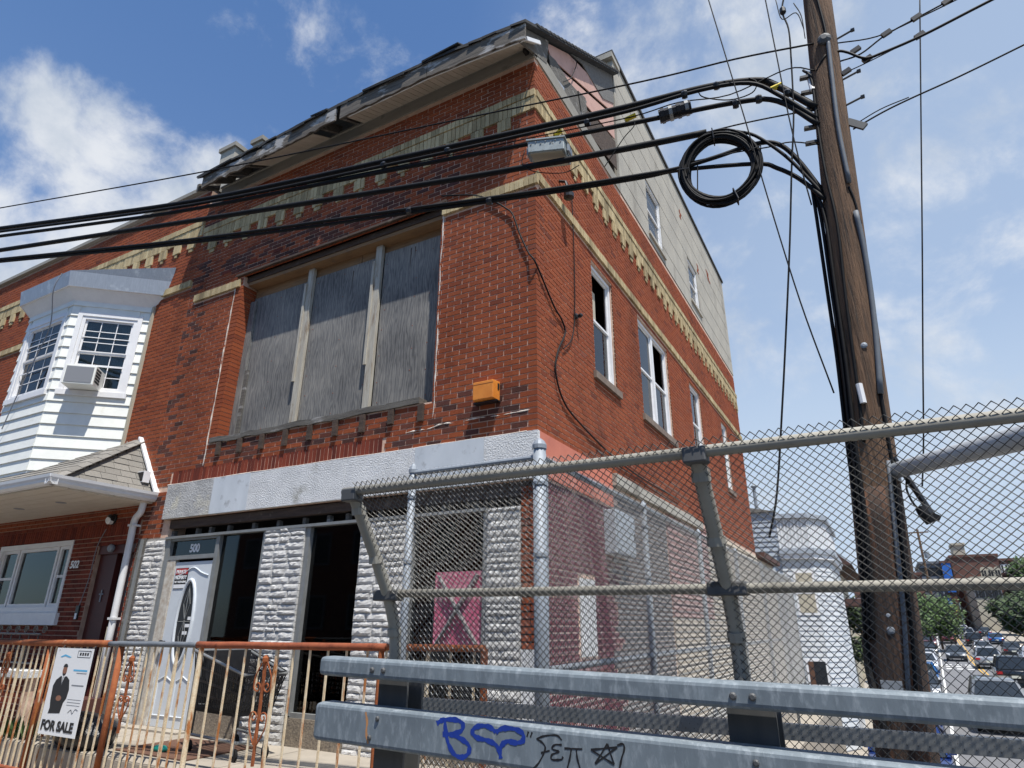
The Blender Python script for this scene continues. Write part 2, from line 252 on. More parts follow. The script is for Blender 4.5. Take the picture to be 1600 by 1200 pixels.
class MB:
    def __init__(s): s.v = []; s.f = []
    def quad(s, *pts):
        i = len(s.v); s.v += [tuple(p) for p in pts]; s.f.append(tuple(range(i, i+len(pts)))); return s
    def hexa(s, p, neg=False):   # 8 points: bottom ring 0-3, top ring 4-7
        i = len(s.v); s.v += [tuple(q) for q in p]
        fs = ((0, 3, 2, 1), (4, 5, 6, 7), (0, 1, 5, 4), (1, 2, 6, 5), (2, 3, 7, 6), (3, 0, 4, 7))
        s.f += [tuple(i+k for k in (reversed(q) if neg else q)) for q in fs]; return s
    def box(s, t, u0, u1, z0, z1, w0, w1):
        return s.hexa([t.p(u0, z0, w0), t.p(u1, z0, w0), t.p(u1, z0, w1), t.p(u0, z0, w1), t.p(u0, z1, w0), t.p(u1, z1, w0), t.p(u1, z1, w1), t.p(u0, z1, w1)], t.neg)
    def wbox(s, a, b):
        (x0, y0, z0), (x1, y1, z1) = a, b
        return s.hexa([(x0, y0, z0), (x1, y0, z0), (x1, y1, z0), (x0, y1, z0), (x0, y0, z1), (x1, y0, z1), (x1, y1, z1), (x0, y1, z1)])
    def prism(s, poly, d):       # planar polygon extruded by vector d
        n = len(poly); i = len(s.v); d = V(d); s.v += [tuple(p) for p in poly] + [tuple(V(p)+d) for p in poly]
        s.f.append(tuple(reversed(range(i, i+n)))); s.f.append(tuple(range(i+n, i+2*n)))
        for k in range(n): s.f.append((i+k, i+(k+1) % n, i+n+(k+1) % n, i+n+k))
        return s
    def tube(s, pts, r, k=8, cap=True, flat=None):
        pts = [V(p) for p in pts]; n = len(pts); i0 = len(s.v)
        rs = r if isinstance(r, (list, tuple)) else [r]*n
        up = V((0, 0, 1)); prev = None
        for j, p in enumerate(pts):
            t = (pts[min(j+1, n-1)]-pts[max(j-1, 0)])
            t = t.normalized() if t.length > 1e-9 else V((0, 0, 1))
            if prev is None:
                a = t.cross(up if abs(t.z) < .9 else V((1, 0, 0))).normalized()
            else:
                a = (prev - t*prev.dot(t)); a = a.normalized() if a.length > 1e-6 else t.orthogonal().normalized()
            prev = a; b = t.cross(a)
            for q in range(k):
                an = 2*math.pi*q/k + (math.pi/4 if k == 4 else 0); s.v.append(tuple(p + (a*math.cos(an)+b*math.sin(an))*rs[j]))
        for j in range(n-1):
            for q in range(k):
                s.f.append((i0+j*k+q, i0+j*k+(q+1) % k, i0+(j+1)*k+(q+1) % k, i0+(j+1)*k+q))
        if cap: s.f.append(tuple(reversed(range(i0, i0+k)))); s.f.append(tuple(range(i0+(n-1)*k, i0+n*k)))
        return s
    def bar(s, a, b, w, h=None, up=(0, 0, 1)):
        a = V(a); b = V(b); h = h or w; d = (b-a).normalized(); x = d.cross(V(up)); x = x.normalized() if x.length > 1e-5 else V((1, 0, 0)); y = x.cross(d)
        c = [(-w/2, -h/2), (w/2, -h/2), (w/2, h/2), (-w/2, h/2)]
        return s.hexa([a+x*q[0]+y*q[1] for q in c]+[b+x*q[0]+y*q[1] for q in c], True)
    def lathe(s, c, prof, k=16, axis=(0, 0, 1)):
        ax = V(axis).normalized(); a = ax.orthogonal().normalized(); b = ax.cross(a); i0 = len(s.v); c = V(c)
        for r_, h in prof:
            for q in range(k): an = 2*math.pi*q/k; s.v.append(tuple(c+ax*h+(a*math.cos(an)+b*math.sin(an))*r_))
        for j in range(len(prof)-1):
            for q in range(k): s.f.append((i0+j*k+q, i0+j*k+(q+1) % k, i0+(j+1)*k+(q+1) % k, i0+(j+1)*k+q))
        s.f.append(tuple(reversed(range(i0, i0+k)))); s.f.append(tuple(range(i0+(len(prof)-1)*k, i0+len(prof)*k))); return s
    def mesh(s, name, m, smooth=False):
        me = bpy.data.meshes.new(name); me.from_pydata(s.v, [], s.f); me.materials.append(m)
        if smooth: me.shade_smooth()
        me.update(); return me
    def build(s, name, m, parent=None, smooth=False, bevel=0, label=None, kind=None):
        o = bpy.data.objects.new(name, s.mesh(name, m, smooth)); COL.objects.link(o); place(o, parent)
        if bevel:
            b = o.modifiers.new('bevel', 'BEVEL'); b.width = bevel; b.segments = 2; b.limit_method = 'ANGLE'
        if label: o['label'] = label
        if kind: o['kind'] = kind
        return o
def bx(name, m, parent, t, u0, u1, z0, z1, w0, w1, **k): return MB().box(t, u0, u1, z0, z1, w0, w1).build(name, m, parent, **k)
def struct(name, mb, m, label=None):
    o = mb.build(name, m); o['kind'] = 'structure'
    if label: o['label'] = label
    return o
def inst(name, me, parent, loc, scale=(1, 1, 1), rot=(0, 0, 0)):
    o = bpy.data.objects.new(name, me); COL.objects.link(o); o.location = loc; o.scale = scale; o.rotation_euler = rot; place(o, parent); return o
def smoothpts(pts, n=6):         # Catmull-Rom
    pts = [V(p) for p in pts]; q = [pts[0]*2-pts[1]]+pts+[pts[-1]*2-pts[-2]]; o = []
    for i in range(1, len(q)-2):
        for k in range(n):
            t = k/n; a, b, c, d = q[i-1], q[i], q[i+1], q[i+2]
            o.append(.5*((2*b)+(c-a)*t+(2*a-5*b+4*c-d)*t*t+(3*b-a-3*c+d)*t**3))
    o.append(pts[-1]); return o
def text_obj(name, s, size, t, u, z, w, m, parent, bold=0., shear=0., xs=1., align='LEFT'):
    cu = bpy.data.curves.new(name, 'FONT'); cu.body = s; cu.size = size; cu.extrude = .0008; cu.offset = bold; cu.shear = shear; cu.align_x = align
    tmp = bpy.data.objects.new(name+'_t', cu); COL.objects.link(tmp)
    dg = bpy.context.evaluated_depsgraph_get(); me = bpy.data.meshes.new_from_object(tmp.evaluated_get(dg)); bpy.data.objects.remove(tmp)
    me.materials.clear(); me.materials.append(m)
    o = bpy.data.objects.new(name, me); COL.objects.link(o)
    x = t.du*xs; mw = Matrix(((x.x, 0, t.dn.x, 0), (x.y, 0, t.dn.y, 0), (x.z, 1, t.dn.z, 0), (0, 0, 0, 1)))
    me.transform(mw); o.location = t.p(u, z, w); place(o, parent); return o
def panel_holes(mb, t, u0, u1, z0, z1, holes, w=0., rev=.2):
    us = sorted({u0, u1, *[q for h in holes for q in h[:2] if u0 < q < u1]}); zs = sorted({z0, z1, *[q for h in holes for q in h[2:] if z0 < q < z1]})
    for a, b in zip(us, us[1:]):
        for c, d in zip(zs, zs[1:]):
            um, zm = (a+b)/2, (c+d)/2
            if any(h[0] < um < h[1] and h[2] < zm < h[3] for h in holes): continue
            q = [t.p(a, c, w), t.p(b, c, w), t.p(b, d, w), t.p(a, d, w)]; mb.quad(*(q if not t.neg else q))
    for h in holes:
        a, b, c, d = h[:4]
        for (p, q) in (((a, c), (b, c)), ((b, c), (b, d)), ((b, d), (a, d)), ((a, d), (a, c))):
            mb.quad(t.p(*p, w), t.p(*q, w), t.p(*q, w-rev), t.p(*p, w-rev))
COURSE, BL, JT = .0677, .2032, .0140
def brick_rects(u0, u1, z0, z1, holes, phase=0., starts=None):
    """running bond rects (u,z,w,h) outside holes; starts=(fn) gives per-course (u0,u1)"""
    out_ = []; n = int((z1-z0)/COURSE)
    for k in range(n):
        zb = z0+k*COURSE; zm = zb+COURSE*.5; a0, a1 = (u0, u1) if not starts else starts(k)
        cuts = sorted([(h[0], h[1]) for h in holes if h[2] < zm < h[3]]); seg = []; cur = a0
        for c0, c1 in cuts:
            if c0 > cur: seg.append((cur, min(c0, a1)))
            cur = max(cur, c1)
        if cur < a1: seg.append((cur, a1))
        off = (BL/2 if k % 2 else 0)+phase+random.uniform(-.004, .004)
        for s0, s1 in seg:
            j = math.floor((s0-off)/BL); x = s0
            while x < s1-.02:
                e = min(off+(j+1)*BL, s1); j += 1
                if e-x > .03: out_.append((x, zb, e-x-JT, COURSE-JT))
                x = e
    return out_
class BrickSet:
    def __init__(s, t): s.t = t; s.r = []
    def add(s, rects, proud=.007): s.r += [(s.t, *q, proud+random.uniform(-.0015, .0025)) for q in rects]
def brick_area(q):
    t, u, z, w, h, o = q; c = [proj(t.p(*p)) for p in ((u, z), (u+w, z), (u+w, z+h), (u, z+h))]
    if any(x < 0 or x > 1600 or y < 0 or y > 1200 for x, y in c): return 0
    return abs(sum(c[i][0]*c[(i+1) % 4][1]-c[(i+1) % 4][0]*c[i][1] for i in range(4)))/2
def five(mb, t, u, z, w, h, o, back=.012):
    p = [t.p(u, z, -back), t.p(u+w, z, -back), t.p(u+w, z, o), t.p(u, z, o), t.p(u, z+h, -back), t.p(u+w, z+h, -back), t.p(u+w, z+h, o), t.p(u, z+h, o)]
    i = len(mb.v); mb.v += [tuple(q) for q in p]
    for q in ((3, 2, 1, 0), (4, 5, 6, 7), (2, 3, 7, 6), (1, 2, 6, 5), (3, 0, 4, 7)): mb.f.append(tuple(i+k for k in (q if t.neg else reversed(q))))
_bm = {}
def brick_parts(rects, name, m, parent, limit, rest, vis=None):
    sc_ = [(brick_area(q) if (vis is None or vis(q)) else 0, i) for i, q in enumerate(rects)]; sc_.sort(reverse=True)
    top = {i for a, i in sc_[:limit] if a > 0}
    for i in sorted(top):
        t, u, z, w, h, o = rects[i]; k = (name, t is ST, round(w, 3), round(h, 3), round(o, 3))
        if k not in _bm:
            mb = MB(); tt = T((0, 0, 0), t.du, t.dn); five(mb, tt, 0, 0, w, h, o); _bm[k] = mb.mesh(name, m)
        inst(name, _bm[k], parent, t.p(u, z, 0))
    mb = MB()
    for i, q in enumerate(rects):
        if i not in top: five(mb, *q)
    if mb.v: mb.build(rest, m, parent, kind='stuff')
# ------------------------------------------------------------------ ground, street
def zroad(y):
    P_ = ((-80, -2.9), (0, -2.5), (20, -2.3), (50, -1.9), (80, -1.7), (110, -.7), (150, .8), (200, 3.0), (320, 7.5), (900, 20))
    for (a, za), (b, zb) in zip(P_, P_[1:]):
        if y <= b: return za+(zb-za)*max(0, (y-a)/(b-a))
    return P_[-1][1]
def xc(y): return 7.3+.053*(y-31)          # centre line of the side street
YS = [-80, -40, -10, 0, 10, 20, 30, 40, 50, 60, 70, 80, 90, 100, 110, 130, 150, 175, 200, 260, 320, 500, 900]
def ribbon(o0, o1, dz, ys=YS, const=False):
    mb = MB()
    for a, b in zip(ys, ys[1:]):
        f = (lambda y, o: V(((0 if const else xc(y))+o, y, zroad(y)+dz)))
        mb.quad(f(a, o0), f(a, o1), f(b, o1), f(b, o0))
    return mb
struct('lower_ground', ribbon(-700, 700, -.16, const=True), DIRT)
road = struct('side_street', ribbon(-4.9, 5.3, -.10), ASPH)
def side_walk(o0, o1):
    mb = ribbon(o0, o1, .03)
    for o in (o0, o1):
        for a, b in zip(YS, YS[1:]): mb.quad((xc(a)+o, a, zroad(a)+.03), (xc(b)+o, b, zroad(b)+.03), (xc(b)+o, b, zroad(b)-.2), (xc(a)+o, a, zroad(a)-.2))
    return mb
struct('side_street_pavement', side_walk(-7.0, -4.9), CONC); struct('far_side_pavement', side_walk(5.3, 9.0), CONC)
rng_ = lambda a, b, s: [a+s*i for i in range(int((b-a)/s)+1)]
for o in (-.17, .09): ribbon(o, o+.11, -.096, rng_(10, 320, 5)).build('yellow_centre_line', YEL, road)
for o in (-2.75, 2.85): ribbon(o, o+.11, -.096, rng_(10, 200, 5)).build('white_lane_line', WPAINT, road)
for i, y in enumerate((62.5, 66, 69)):
    for k in range(3): ribbon(-2.4+k*.75, -1.9+k*.75, -.096, [y, y+1.3]).build('crossing_bar', WPAINT, road)
# street deck the camera stands on (a bridge approach) and the pavement in front of the shops
mb = MB().wbox((-60, -18, -.35), (60, -2.42, -.15)); struct('street_deck', mb, DECK)
mb = MB().wbox((-60, -3.3, -.15), (60, -2.42, 0.0)); struct('deck_kerb', mb, CONC)
sw = MB().wbox((-60, -2.42, -.9), (.98, -1.36, -.25)); struct('pavement', sw, CONC)
sw = MB().wbox((-60, -1.36, -.9), (.98, -.002, -.004)); side = struct('shop_forecourt', sw, CONC)
for i in range(14):
    x1 = .96-i*1.25; MB().wbox((x1-1.235, -1.35, -.004), (x1, -.01, .006)).build('paving_slab', CONC, side)
mb = MB().wbox((.98, -2.42, -3.2), (1.15, 22, -.75)); struct('retaining_wall', mb, CONC)
mb = MB().wbox((0.02, .0, -.9), (.98, 16.4, -.75)); struct('side_passage', mb, CONC)
# ------------------------------------------------------------------ corner building
def room(name, t, u0, u1, z0, z1, w0, w1, m, parent):      # five inner faces, open towards the facade (w0 nearer the facade)
    mb = MB(); p = lambda u, z, w: t.p(u, z, w)
    mb.quad(p(u0, z0, w1), p(u1, z0, w1), p(u1, z1, w1), p(u0, z1, w1)); mb.quad(p(u0, z0, w0), p(u1, z0, w0), p(u1, z0, w1), p(u0, z0, w1)); mb.quad(p(u0, z1, w0), p(u0, z1, w1), p(u1, z1, w1), p(u1, z1, w0))
    mb.quad(p(u0, z0, w0), p(u0, z0, w1), p(u0, z1, w1), p(u0, z1, w0)); mb.quad(p(u1, z0, w0), p(u1, z1, w0), p(u1, z1, w1), p(u1, z0, w1)); return mb.build(name, m, parent)
B = thing('corner_building', 'three-storey red brick corner building with boarded-up upper window and rotten eaves', 'building', (-3.3, 6.7, 0))
WIN = (-5.25, -1.38, 3.72, 6.50)
JAMB = (-5.42, -1.38, 3.72, 6.32)
SW = [(1.76, 2.60, 4.45, 6.20), (3.84, 5.62, 4.45, 6.26), (7.30, 8.22, 4.50, 6.22), (10.45, 11.15, 4.45, 6.22)]
TW = [(5.05, 6.10, 8.66, 10.02), (8.42, 9.40, 8.75, 9.98)]
mb = MB(); panel_holes(mb, FT, -6.6, 0, 2.40, 8.40, [WIN, (-5.95, -.05, 2.39, 2.66)], rev=.27)
mb.build('front_wall', MORT, B)
mb = MB(); panel_holes(mb, ST, 0, 13.4, -3, 8.47, SW, rev=.14); mb.quad((0, 13.4, -3), (-9, 13.4, -3), (-9, 13.4, 8.47), (0, 13.4, 8.47)); mb.build('side_wall', MORT, B)
fb = BrickSet(FT); sb = BrickSet(ST)
ZB = 3.17
fh = [JAMB, WIN, (-6.12, -2.05, 3.0, 3.395), (-7, 1, 7.50, 7.82), (-1.36, 1, 6.30, 6.44), (-6.46, -5.36, 6.30, 6.44)]
K0 = lambda k: (-6.6, -.2032 if k % 2 == 0 else -.1016)
fb.add(brick_rects(-6.6, 0, ZB, 8.38, fh, 0, K0))
fb.add(brick_rects(-6.6, -6.09, 2.42, ZB-.01, [], .05))
sh = [*SW, (-1, 14, 7.50, 7.82), (-1, 14, 6.38, 6.52), (7, 14, 3.0, 3.1)]
K1 = lambda k: (.092+JT if k % 2 == 0 else .193+JT, 13.39)
sb.add(brick_rects(0, 13.39, ZB, 8.45, sh, .03, K1))
fb.r += sb.r
corner = MB()
for k in range(int((8.38-ZB)/COURSE)):
    z = ZB+k*COURSE
    if 7.47 < z+.03 < 7.82 or 6.28 < z+.03 < 6.46: continue
    a, b = ((-.2032, .092) if k % 2 == 0 else (-.1016, .193)); o = .008
    corner.wbox((a, -o, z), (o, b, z+COURSE-JT))
corner.build('corner_bricks', BRK, B, kind='stuff')
def sooty(q):
    if q[0] is not FT: return False
    u, z = q[1], q[2]; p = 0
    if -5.9 < u < -1.3 and 6.5 < z < 7.3: p = .55-abs(z-6.75)*.7
    if -5.6 < u < -.05 and 3.16 < z < 3.72: p = .38
    if -1.3 < u < -.05 and 3.36 < z < 3.50: p = .8
    if -6.75 < u < -6.25: p = max(p, .35)
    return random.random() < p
st_ = [q for q in fb.r if sooty(q)]; ids_ = {id(q) for q in st_}; fb.r = [q for q in fb.r if id(q) not in ids_]
brick_parts(st_, 'sooty_brick', SOOT, B, 160, 'sooty_brickwork')
brick_parts(fb.r, 'brick', BRK, B, 300, 'brickwork', lambda q: not (q[0] is ST and q[2] < 3.3))
# red bricks beside the shop's corner pier
cb = BrickSet(FT); cb.add(brick_rects(-.19, 0, 1.05, 2.66, [], .02)); brick_parts(cb.r, 'corner_pier_brick', BRK, B, 60, 'corner_pier_brickwork')
# soldier course under the sill
r_ = []; x = -6.08
while x < -2.1: r_.append((FT, x, 3.175, .053, .203, .008+random.uniform(-.001, .003))); x += .0678
brick_parts(r_, 'soldier_brick', BRK2, B, 80, 'soldier_brickwork')
# rowlock stack at the left jamb
z = 3.74
while z < 6.28: five_ = MB(); five(five_, FT, -5.405, z, .165, .056, .010+random.uniform(0, .004), .26); five_.build('jamb_brick', BRK, B); z += .0665
MB().tube(smoothpts([FT.p(-5.43+random.uniform(-.012, .012), 3.4+i*.2, .005) for i in range(16)], 2), [random.uniform(.002, .012) for _ in range(31)], 5).build('white_mortar_seam', MORTW, B)
MB().tube(smoothpts([FT.p(-1.355+random.uniform(-.01, .01), 3.5+i*.2, .005) for i in range(15)], 2), [random.uniform(.002, .013) for _ in range(29)], 5).build('white_mortar_seam', MORTW, B)
MB().tube(smoothpts([FT.p(-1.75+i*.12, 3.41+random.uniform(-.008, .008)-.02*(i < 4), .005) for i in range(15)], 2), [random.uniform(.001, .012) for _ in range(29)], 5).build('white_mortar_seam', MORTW, B)
MB().tube([FT.p(-6.1+i*.3, 3.168+random.uniform(-.003, .003), .05) for i in range(21)], [random.uniform(.003, .009) for _ in range(21)], 5).build('white_mortar_seam', MORTW, B)
# tan brick bands with dentils
def bands(t, u0, u1, zt, zb, zd, rects, ph=0, skip=None):
    x = u0
    while x < u1-.03:
        w = min(.0605, u1-x); rects.append((t, x, zb, w, (zt-zb)*.64, .030+random.uniform(-.003, .003))); rects.append((t, x, zb+(zt-zb)*.64+.008, w, (zt-zb)*.36-.008, .042+random.uniform(-.003, .003))); x += .0685
    x = u0+.08+ph
    while x < u1-.2:
        for k in range(3): rects.append((t, x+k*.0685, zd+random.uniform(-.006, .006), .0605, zb-zd-.010, .034+random.uniform(-.006, .006)))
        rects.append((t, x+.035+random.uniform(0, .03), zd-.072, .0605, .06, .024+random.uniform(-.004, .004))) if random.random() < .85 else None; rects.append((t, x+.104, zd-.072, .0605, .06, .024)) if random.random() < .8 else None; x += .415+random.uniform(-.012, .012)
def strip(t, u0, u1, z0, z1, rects):
    x = u0
    while x < u1-.03: rects.append((t, x, z0, min(.060, u1-x), z1-z0, .040+random.uniform(-.003, .003))); x += .068
tb = []
bands(FT, -6.55, .045, 7.81, 7.50, 7.31, tb, .12); bands(ST, .0, 13.38, 7.81, 7.50, 7.31, tb, .2)
strip(FT, -1.36, .045, 6.31, 6.435, tb); strip(FT, -6.44, -5.30, 6.31, 6.435, tb); strip(ST, .0, 13.38, 6.385, 6.51, tb)
brick_parts(tb, 'band_brick', TANB, B, 300, 'band_brickwork')
# boarded-up window
bx('window_backing', DARK, B, FT, -5.24, -1.385, 3.70, 6.49, -.36, -.30)
pf = T((0, .245, 0), (1, 0, 0), (0, -1, 0))
for a, b, tp in ((-5.20, -3.98, 6.17), (-3.86, -2.66, 6.19), (-2.52, -1.40, 6.22)): bx('plywood_panel', PLY, B, pf, a, b, 3.80, tp, 0, .018)
for x_ in (-5.15, -4.6, -4.03, -3.80, -3.25, -2.72, -2.46, -1.95, -1.67):
    for k in range(7): MB().lathe(pf.p(x_+random.uniform(-.02, .02), 3.9+k*.36+random.uniform(-.05, .05), .0181), ((.008, 0), (.006, .003)), 6, pf.dn).build('nail_head', RUST, B)
for x_, z_, h_ in ((-2.05, 5.75, .42), (-1.98, 5.95, .22), (-3.1, 5.8, .3)): MB().prism([pf.p(x_, z_, .0182), pf.p(x_+.010, z_+h_, .0182), pf.p(x_-.008, z_+h_, .0182)], pf.dn*.001).build('split_in_plywood', DARKW, B)
bx('plywood_splice', PLY, B, pf, -1.62, -1.41, 3.80, 6.16, .02, .034)
for a, b in ((-5.22, -3.92), (-3.92, -2.98), (-2.975, -2.58), (-2.58, -1.39)): bx('header_board', LUMB, B, pf, a+.004, b-.004, 6.14, 6.36, -.03, -.002)
bx('header_plate', LUMB, B, pf, -5.22, -1.39, 6.345, 6.40, -.02, .17)
bx('steel_lintel', DARKW, B, FT, -5.40, -1.30, 6.50, 6.535, -.2, .05)
bx('lintel_board', DARKW, B, FT, -5.3, -1.39, 6.405, 6.50, -.22, -.06)
for x, tp in ((-3.92, 6.34), (-2.59, 6.34)):
    bx('stud', STUDW, B, pf, x-.055, x+.055, 3.79, tp, .02, .075); bx('stud_strip', STUDW, B, pf, x-.085, x-.045, 4.5, tp-.25, .076, .098)
bx('side_stud', PLY, B, pf, -5.24, -5.12, 3.79, 6.1, .02, .06); bx('side_stud', OLDW, B, pf, -5.12, -5.05, 3.79, 4.9, .02, .05)
mb = MB(); pts = [(-5.36+i*.2, 3.755+random.uniform(-.018, .018)) for i in range(20)]
for (a, za), (b, zb) in zip(pts, pts[1:]):
    mb.hexa([FT.p(a, za-.045, -.24), FT.p(b, zb-.045, -.24), FT.p(b, zb-.045, .03), FT.p(a, za-.045, .03), FT.p(a, za+.03, -.24), FT.p(b, zb+.03, -.24), FT.p(b, zb+.03, .03), FT.p(a, za+.03, .03)], True)
mb.build('rotten_sill', OLDW, B)
for i in range(9):
    x = -5.16+i*.45; bx('sill_block', DARKW, B, FT, x, x+.075, 3.50+random.uniform(-.02, .02), 3.705, -.02, .045)
for i in range(3):
    p = onY(*((348+i*40, 430-i*17)) , 0); bx('soot_patch_brick', BRK2, B, FT, p.x, p.x+.2, p.z, p.z+.055, .0, .013)
# sign band
SBH = 2.665
for a, b, m in ((-6.08, -5.05, PAINTD), (-5.047, -4.30, PAINTS), (-4.297, -2.60, PAINTW), (-2.597, -1.55, PAINTW), (-1.547, -.62, PAINTS), (-.617, .03, PAINTW)): bx('sign_panel', m, B, FT, a, b, SBH, 3.165, 0, .055+.002*(m is PAINTS))
bx('sign_backing', DARK, B, FT, -6.06, -.02, 2.39, SBH-.002, -.40, -.36)
for a, b, z0, z1, w in ((-6.0, -2.2, 2.53, 2.64, -.01), (-2.2, -.1, 2.51, 2.64, -.02)): bx('header_beam', DARKW, B, FT, a, b, z0, z1, -.12, w)
x = -5.95
while x < -.3: bx('blocking', OLDW, B, FT, x, x+.05, 2.41, 2.508, -.12, -.06); x += random.uniform(.28, .55)
bx('shop_head', FRAMEG, B, FT, -5.94, -.6, 2.375, 2.409, -.10, .03)
# shopfront frames, glass, door
g = T((0, .06, 0), (1, 0, 0), (0, -1, 0))
for a, b, z0, z1 in ((-5.93, -5.84, 0, 2.375), (-4.86, -4.79, 0, 2.375), (-3.95, -3.90, .3, 2.375), (-3.19, -3.12, .3, 2.375), (-1.62, -1.55, .3, 2.375), (-.64, -.585, .3, 2.375)): bx('shop_frame', FRAMEG, B, g, a, b, z0, z1, -.02, .06)
bx('shop_frame', FRAMEG, B, g, -5.84, -4.86, 2.085, 2.14, -.02, .055); bx('shop_frame', FRAMEG, B, g, -5.84, -4.86, 2.345, 2.374, -.02, .055)
for a, b in ((-4.79, -3.95), (-3.12, -2.30), (-1.55, -.64)):
    bx('shop_frame', FRAMEG, B, g, a, b, .285, .335, -.02, .055); bx('shop_glass', GLASSD, B, g, a, b, .336, 2.374, 0, .006)
bx('transom_glass', GLASSD, B, g, -5.84, -4.86, 2.141, 2.344, 0, .006)
text_obj('house_number', '500', .15, g, -5.46, 2.185, .009, SPRW, B, bold=.006, xs=.92)
bx('stall_riser', AGGR, B, FT, -4.84, -3.92, -.05, .284, -.08, .01); bx('stall_riser', AGGR, B, FT, -3.18, -2.31, -.05, .284, -.08, .01); bx('stall_riser', AGGR, B, FT, -1.6, -.6, -.05, .284, -.08, .01)
bx('window_poster', SPRW, B, g, -4.43, -4.30, 1.02, 1.18, -.012, -.008); bx('window_poster', SPRW, B, g, -3.02, -2.72, 1.20, 1.33, -.012, -.008)
bx('boarded_pink_panel', mat('pink_board', (.52, .12, .20), (.44, .10, .17), .7), B, g, -1.24, -.65, 1.05, 1.78, .008, .026)
for a, b in (((-1.18, 1.08), (-.70, 1.74)), ((-1.18, 1.74), (-.70, 1.08))): MB().bar(g.p(*a, .04), g.p(*b, .04), .018, .07, up=(0, 1, 0)).build('cross_brace', FRAMEG, B)
# interior of the shop and rooms
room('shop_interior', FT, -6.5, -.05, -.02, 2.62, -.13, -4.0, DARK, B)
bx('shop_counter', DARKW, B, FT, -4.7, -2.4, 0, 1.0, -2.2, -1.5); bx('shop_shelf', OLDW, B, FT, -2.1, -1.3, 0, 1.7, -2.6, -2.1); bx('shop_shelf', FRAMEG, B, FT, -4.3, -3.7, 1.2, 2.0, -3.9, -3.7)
d = T((0, .045, 0), (1, 0, 0), (0, -1, 0))
door = bx('front_door', DOORW, B, d, -5.665, -4.875, .03, 2.05, -.02, .02, bevel=.003)
bx('door_jamb', mat('chipped_jamb', (.62, .60, .54), (.38, .31, .24), .8, scale=14), B, d, -5.84, -5.67, 0, 2.084, -.03, .035); bx('door_jamb', MATS['chipped_jamb'], B, d, -4.872, -4.862, 0, 2.084, -.03, .035)
def ellipse(u, z, a, b, n=28): return [(u+a*math.cos(2*math.pi*i/n), z+b*math.sin(2*math.pi*i/n)) for i in range(n)]
MB().tube([d.p(*q, .024) for q in ellipse(-5.265, 1.28, .165, .53)+[ellipse(-5.265, 1.28, .165, .53)[0]]], .024, 8, cap=False).build('oval_rim', DOORW, door, smooth=True)
MB().prism([d.p(*q, .021) for q in ellipse(-5.265, 1.28, .155, .52)], d.dn*.004).build('oval_glass', BLACKP, door)
for k in range(3): bx('painted_glass_reflection', SPRW, door, d, -5.26+.03*k, -5.17+.03*k, 1.12+.09*k, 1.16+.09*k, .026, .027)  # white bars painted on the oval glass in place of a reflection
lead = MB(); 
for pts in ([(-5.265, .78), (-5.265, 1.78)], [(-5.265, .9), (-5.2, 1.1), (-5.265, 1.3), (-5.2, 1.5), (-5.265, 1.7)], [(-5.265, .9), (-5.33, 1.1), (-5.265, 1.3), (-5.33, 1.5), (-5.265, 1.7)], [(-5.41, 1.28), (-5.12, 1.28)]): lead.tube([d.p(*q, .027) for q in pts], .004, 5)
lead.build('leaded_pattern', FRAMEG, door)
for a in (-5.58, -5.22):
    MB().tube([d.p(*q, .021) for q in ((a, .16), (a+.27, .16), (a+.27, .56), (a+.13, .62), (a, .56), (a, .16))], .010, 6).build('door_panel_moulding', DOORW, door)
MB().tube(smoothpts([d.p(*q, .021) for q in ((-5.60, 1.86), (-5.45, 1.90), (-5.265, 1.97), (-5.08, 1.90), (-4.93, 1.86))]), .010, 6).build('door_panel_moulding', DOORW, door)
MB().lathe(d.p(-5.60, 1.02, .02), ((.02, 0), (.02, .03), (.032, .045), (.03, .07), (.01, .08)), 10, d.dn).build('door_knob', BLACKP, door)
ns = bx('private_property_sign', SPRK, B, d, -5.63, -5.36, 1.70, 1.97, .022, .027)
bx('sign_red_bar', SPRR, ns, d, -5.625, -5.365, 1.885, 1.965, .0272, .0276); bx('sign_white_bar', SPRW, ns, d, -5.625, -5.365, 1.705, 1.755, .0272, .0276)
text_obj('sign_text', 'PRIVATE', .062, d, -5.61, 1.90, .029, SPRW, ns, bold=.002, xs=.9); text_obj('sign_text', 'PROPERTY', .062, d, -5.618, 1.825, .029, SPRW, ns, bold=.003, xs=.83); text_obj('sign_text', 'NO TRESPASSING', .036, d, -5.615, 1.775, .029, SPRW, ns, bold=.001, xs=.88)
bx('corner_plinth', PAINTW, B, FT, -.19, -.002, -.1, 1.045, -.1, .01)
bx('door_step', CONC, B, FT, -5.93, -4.8, -.01, .028, -.05, .16)
bx('corner_board', OLDW, B, FT, -6.6, -6.40, -.1, 2.42, -.1, .012); bx('corner_board', FRAMEG, B, FT, -6.52, -6.46, -.1, 2.40, .0121, .03)
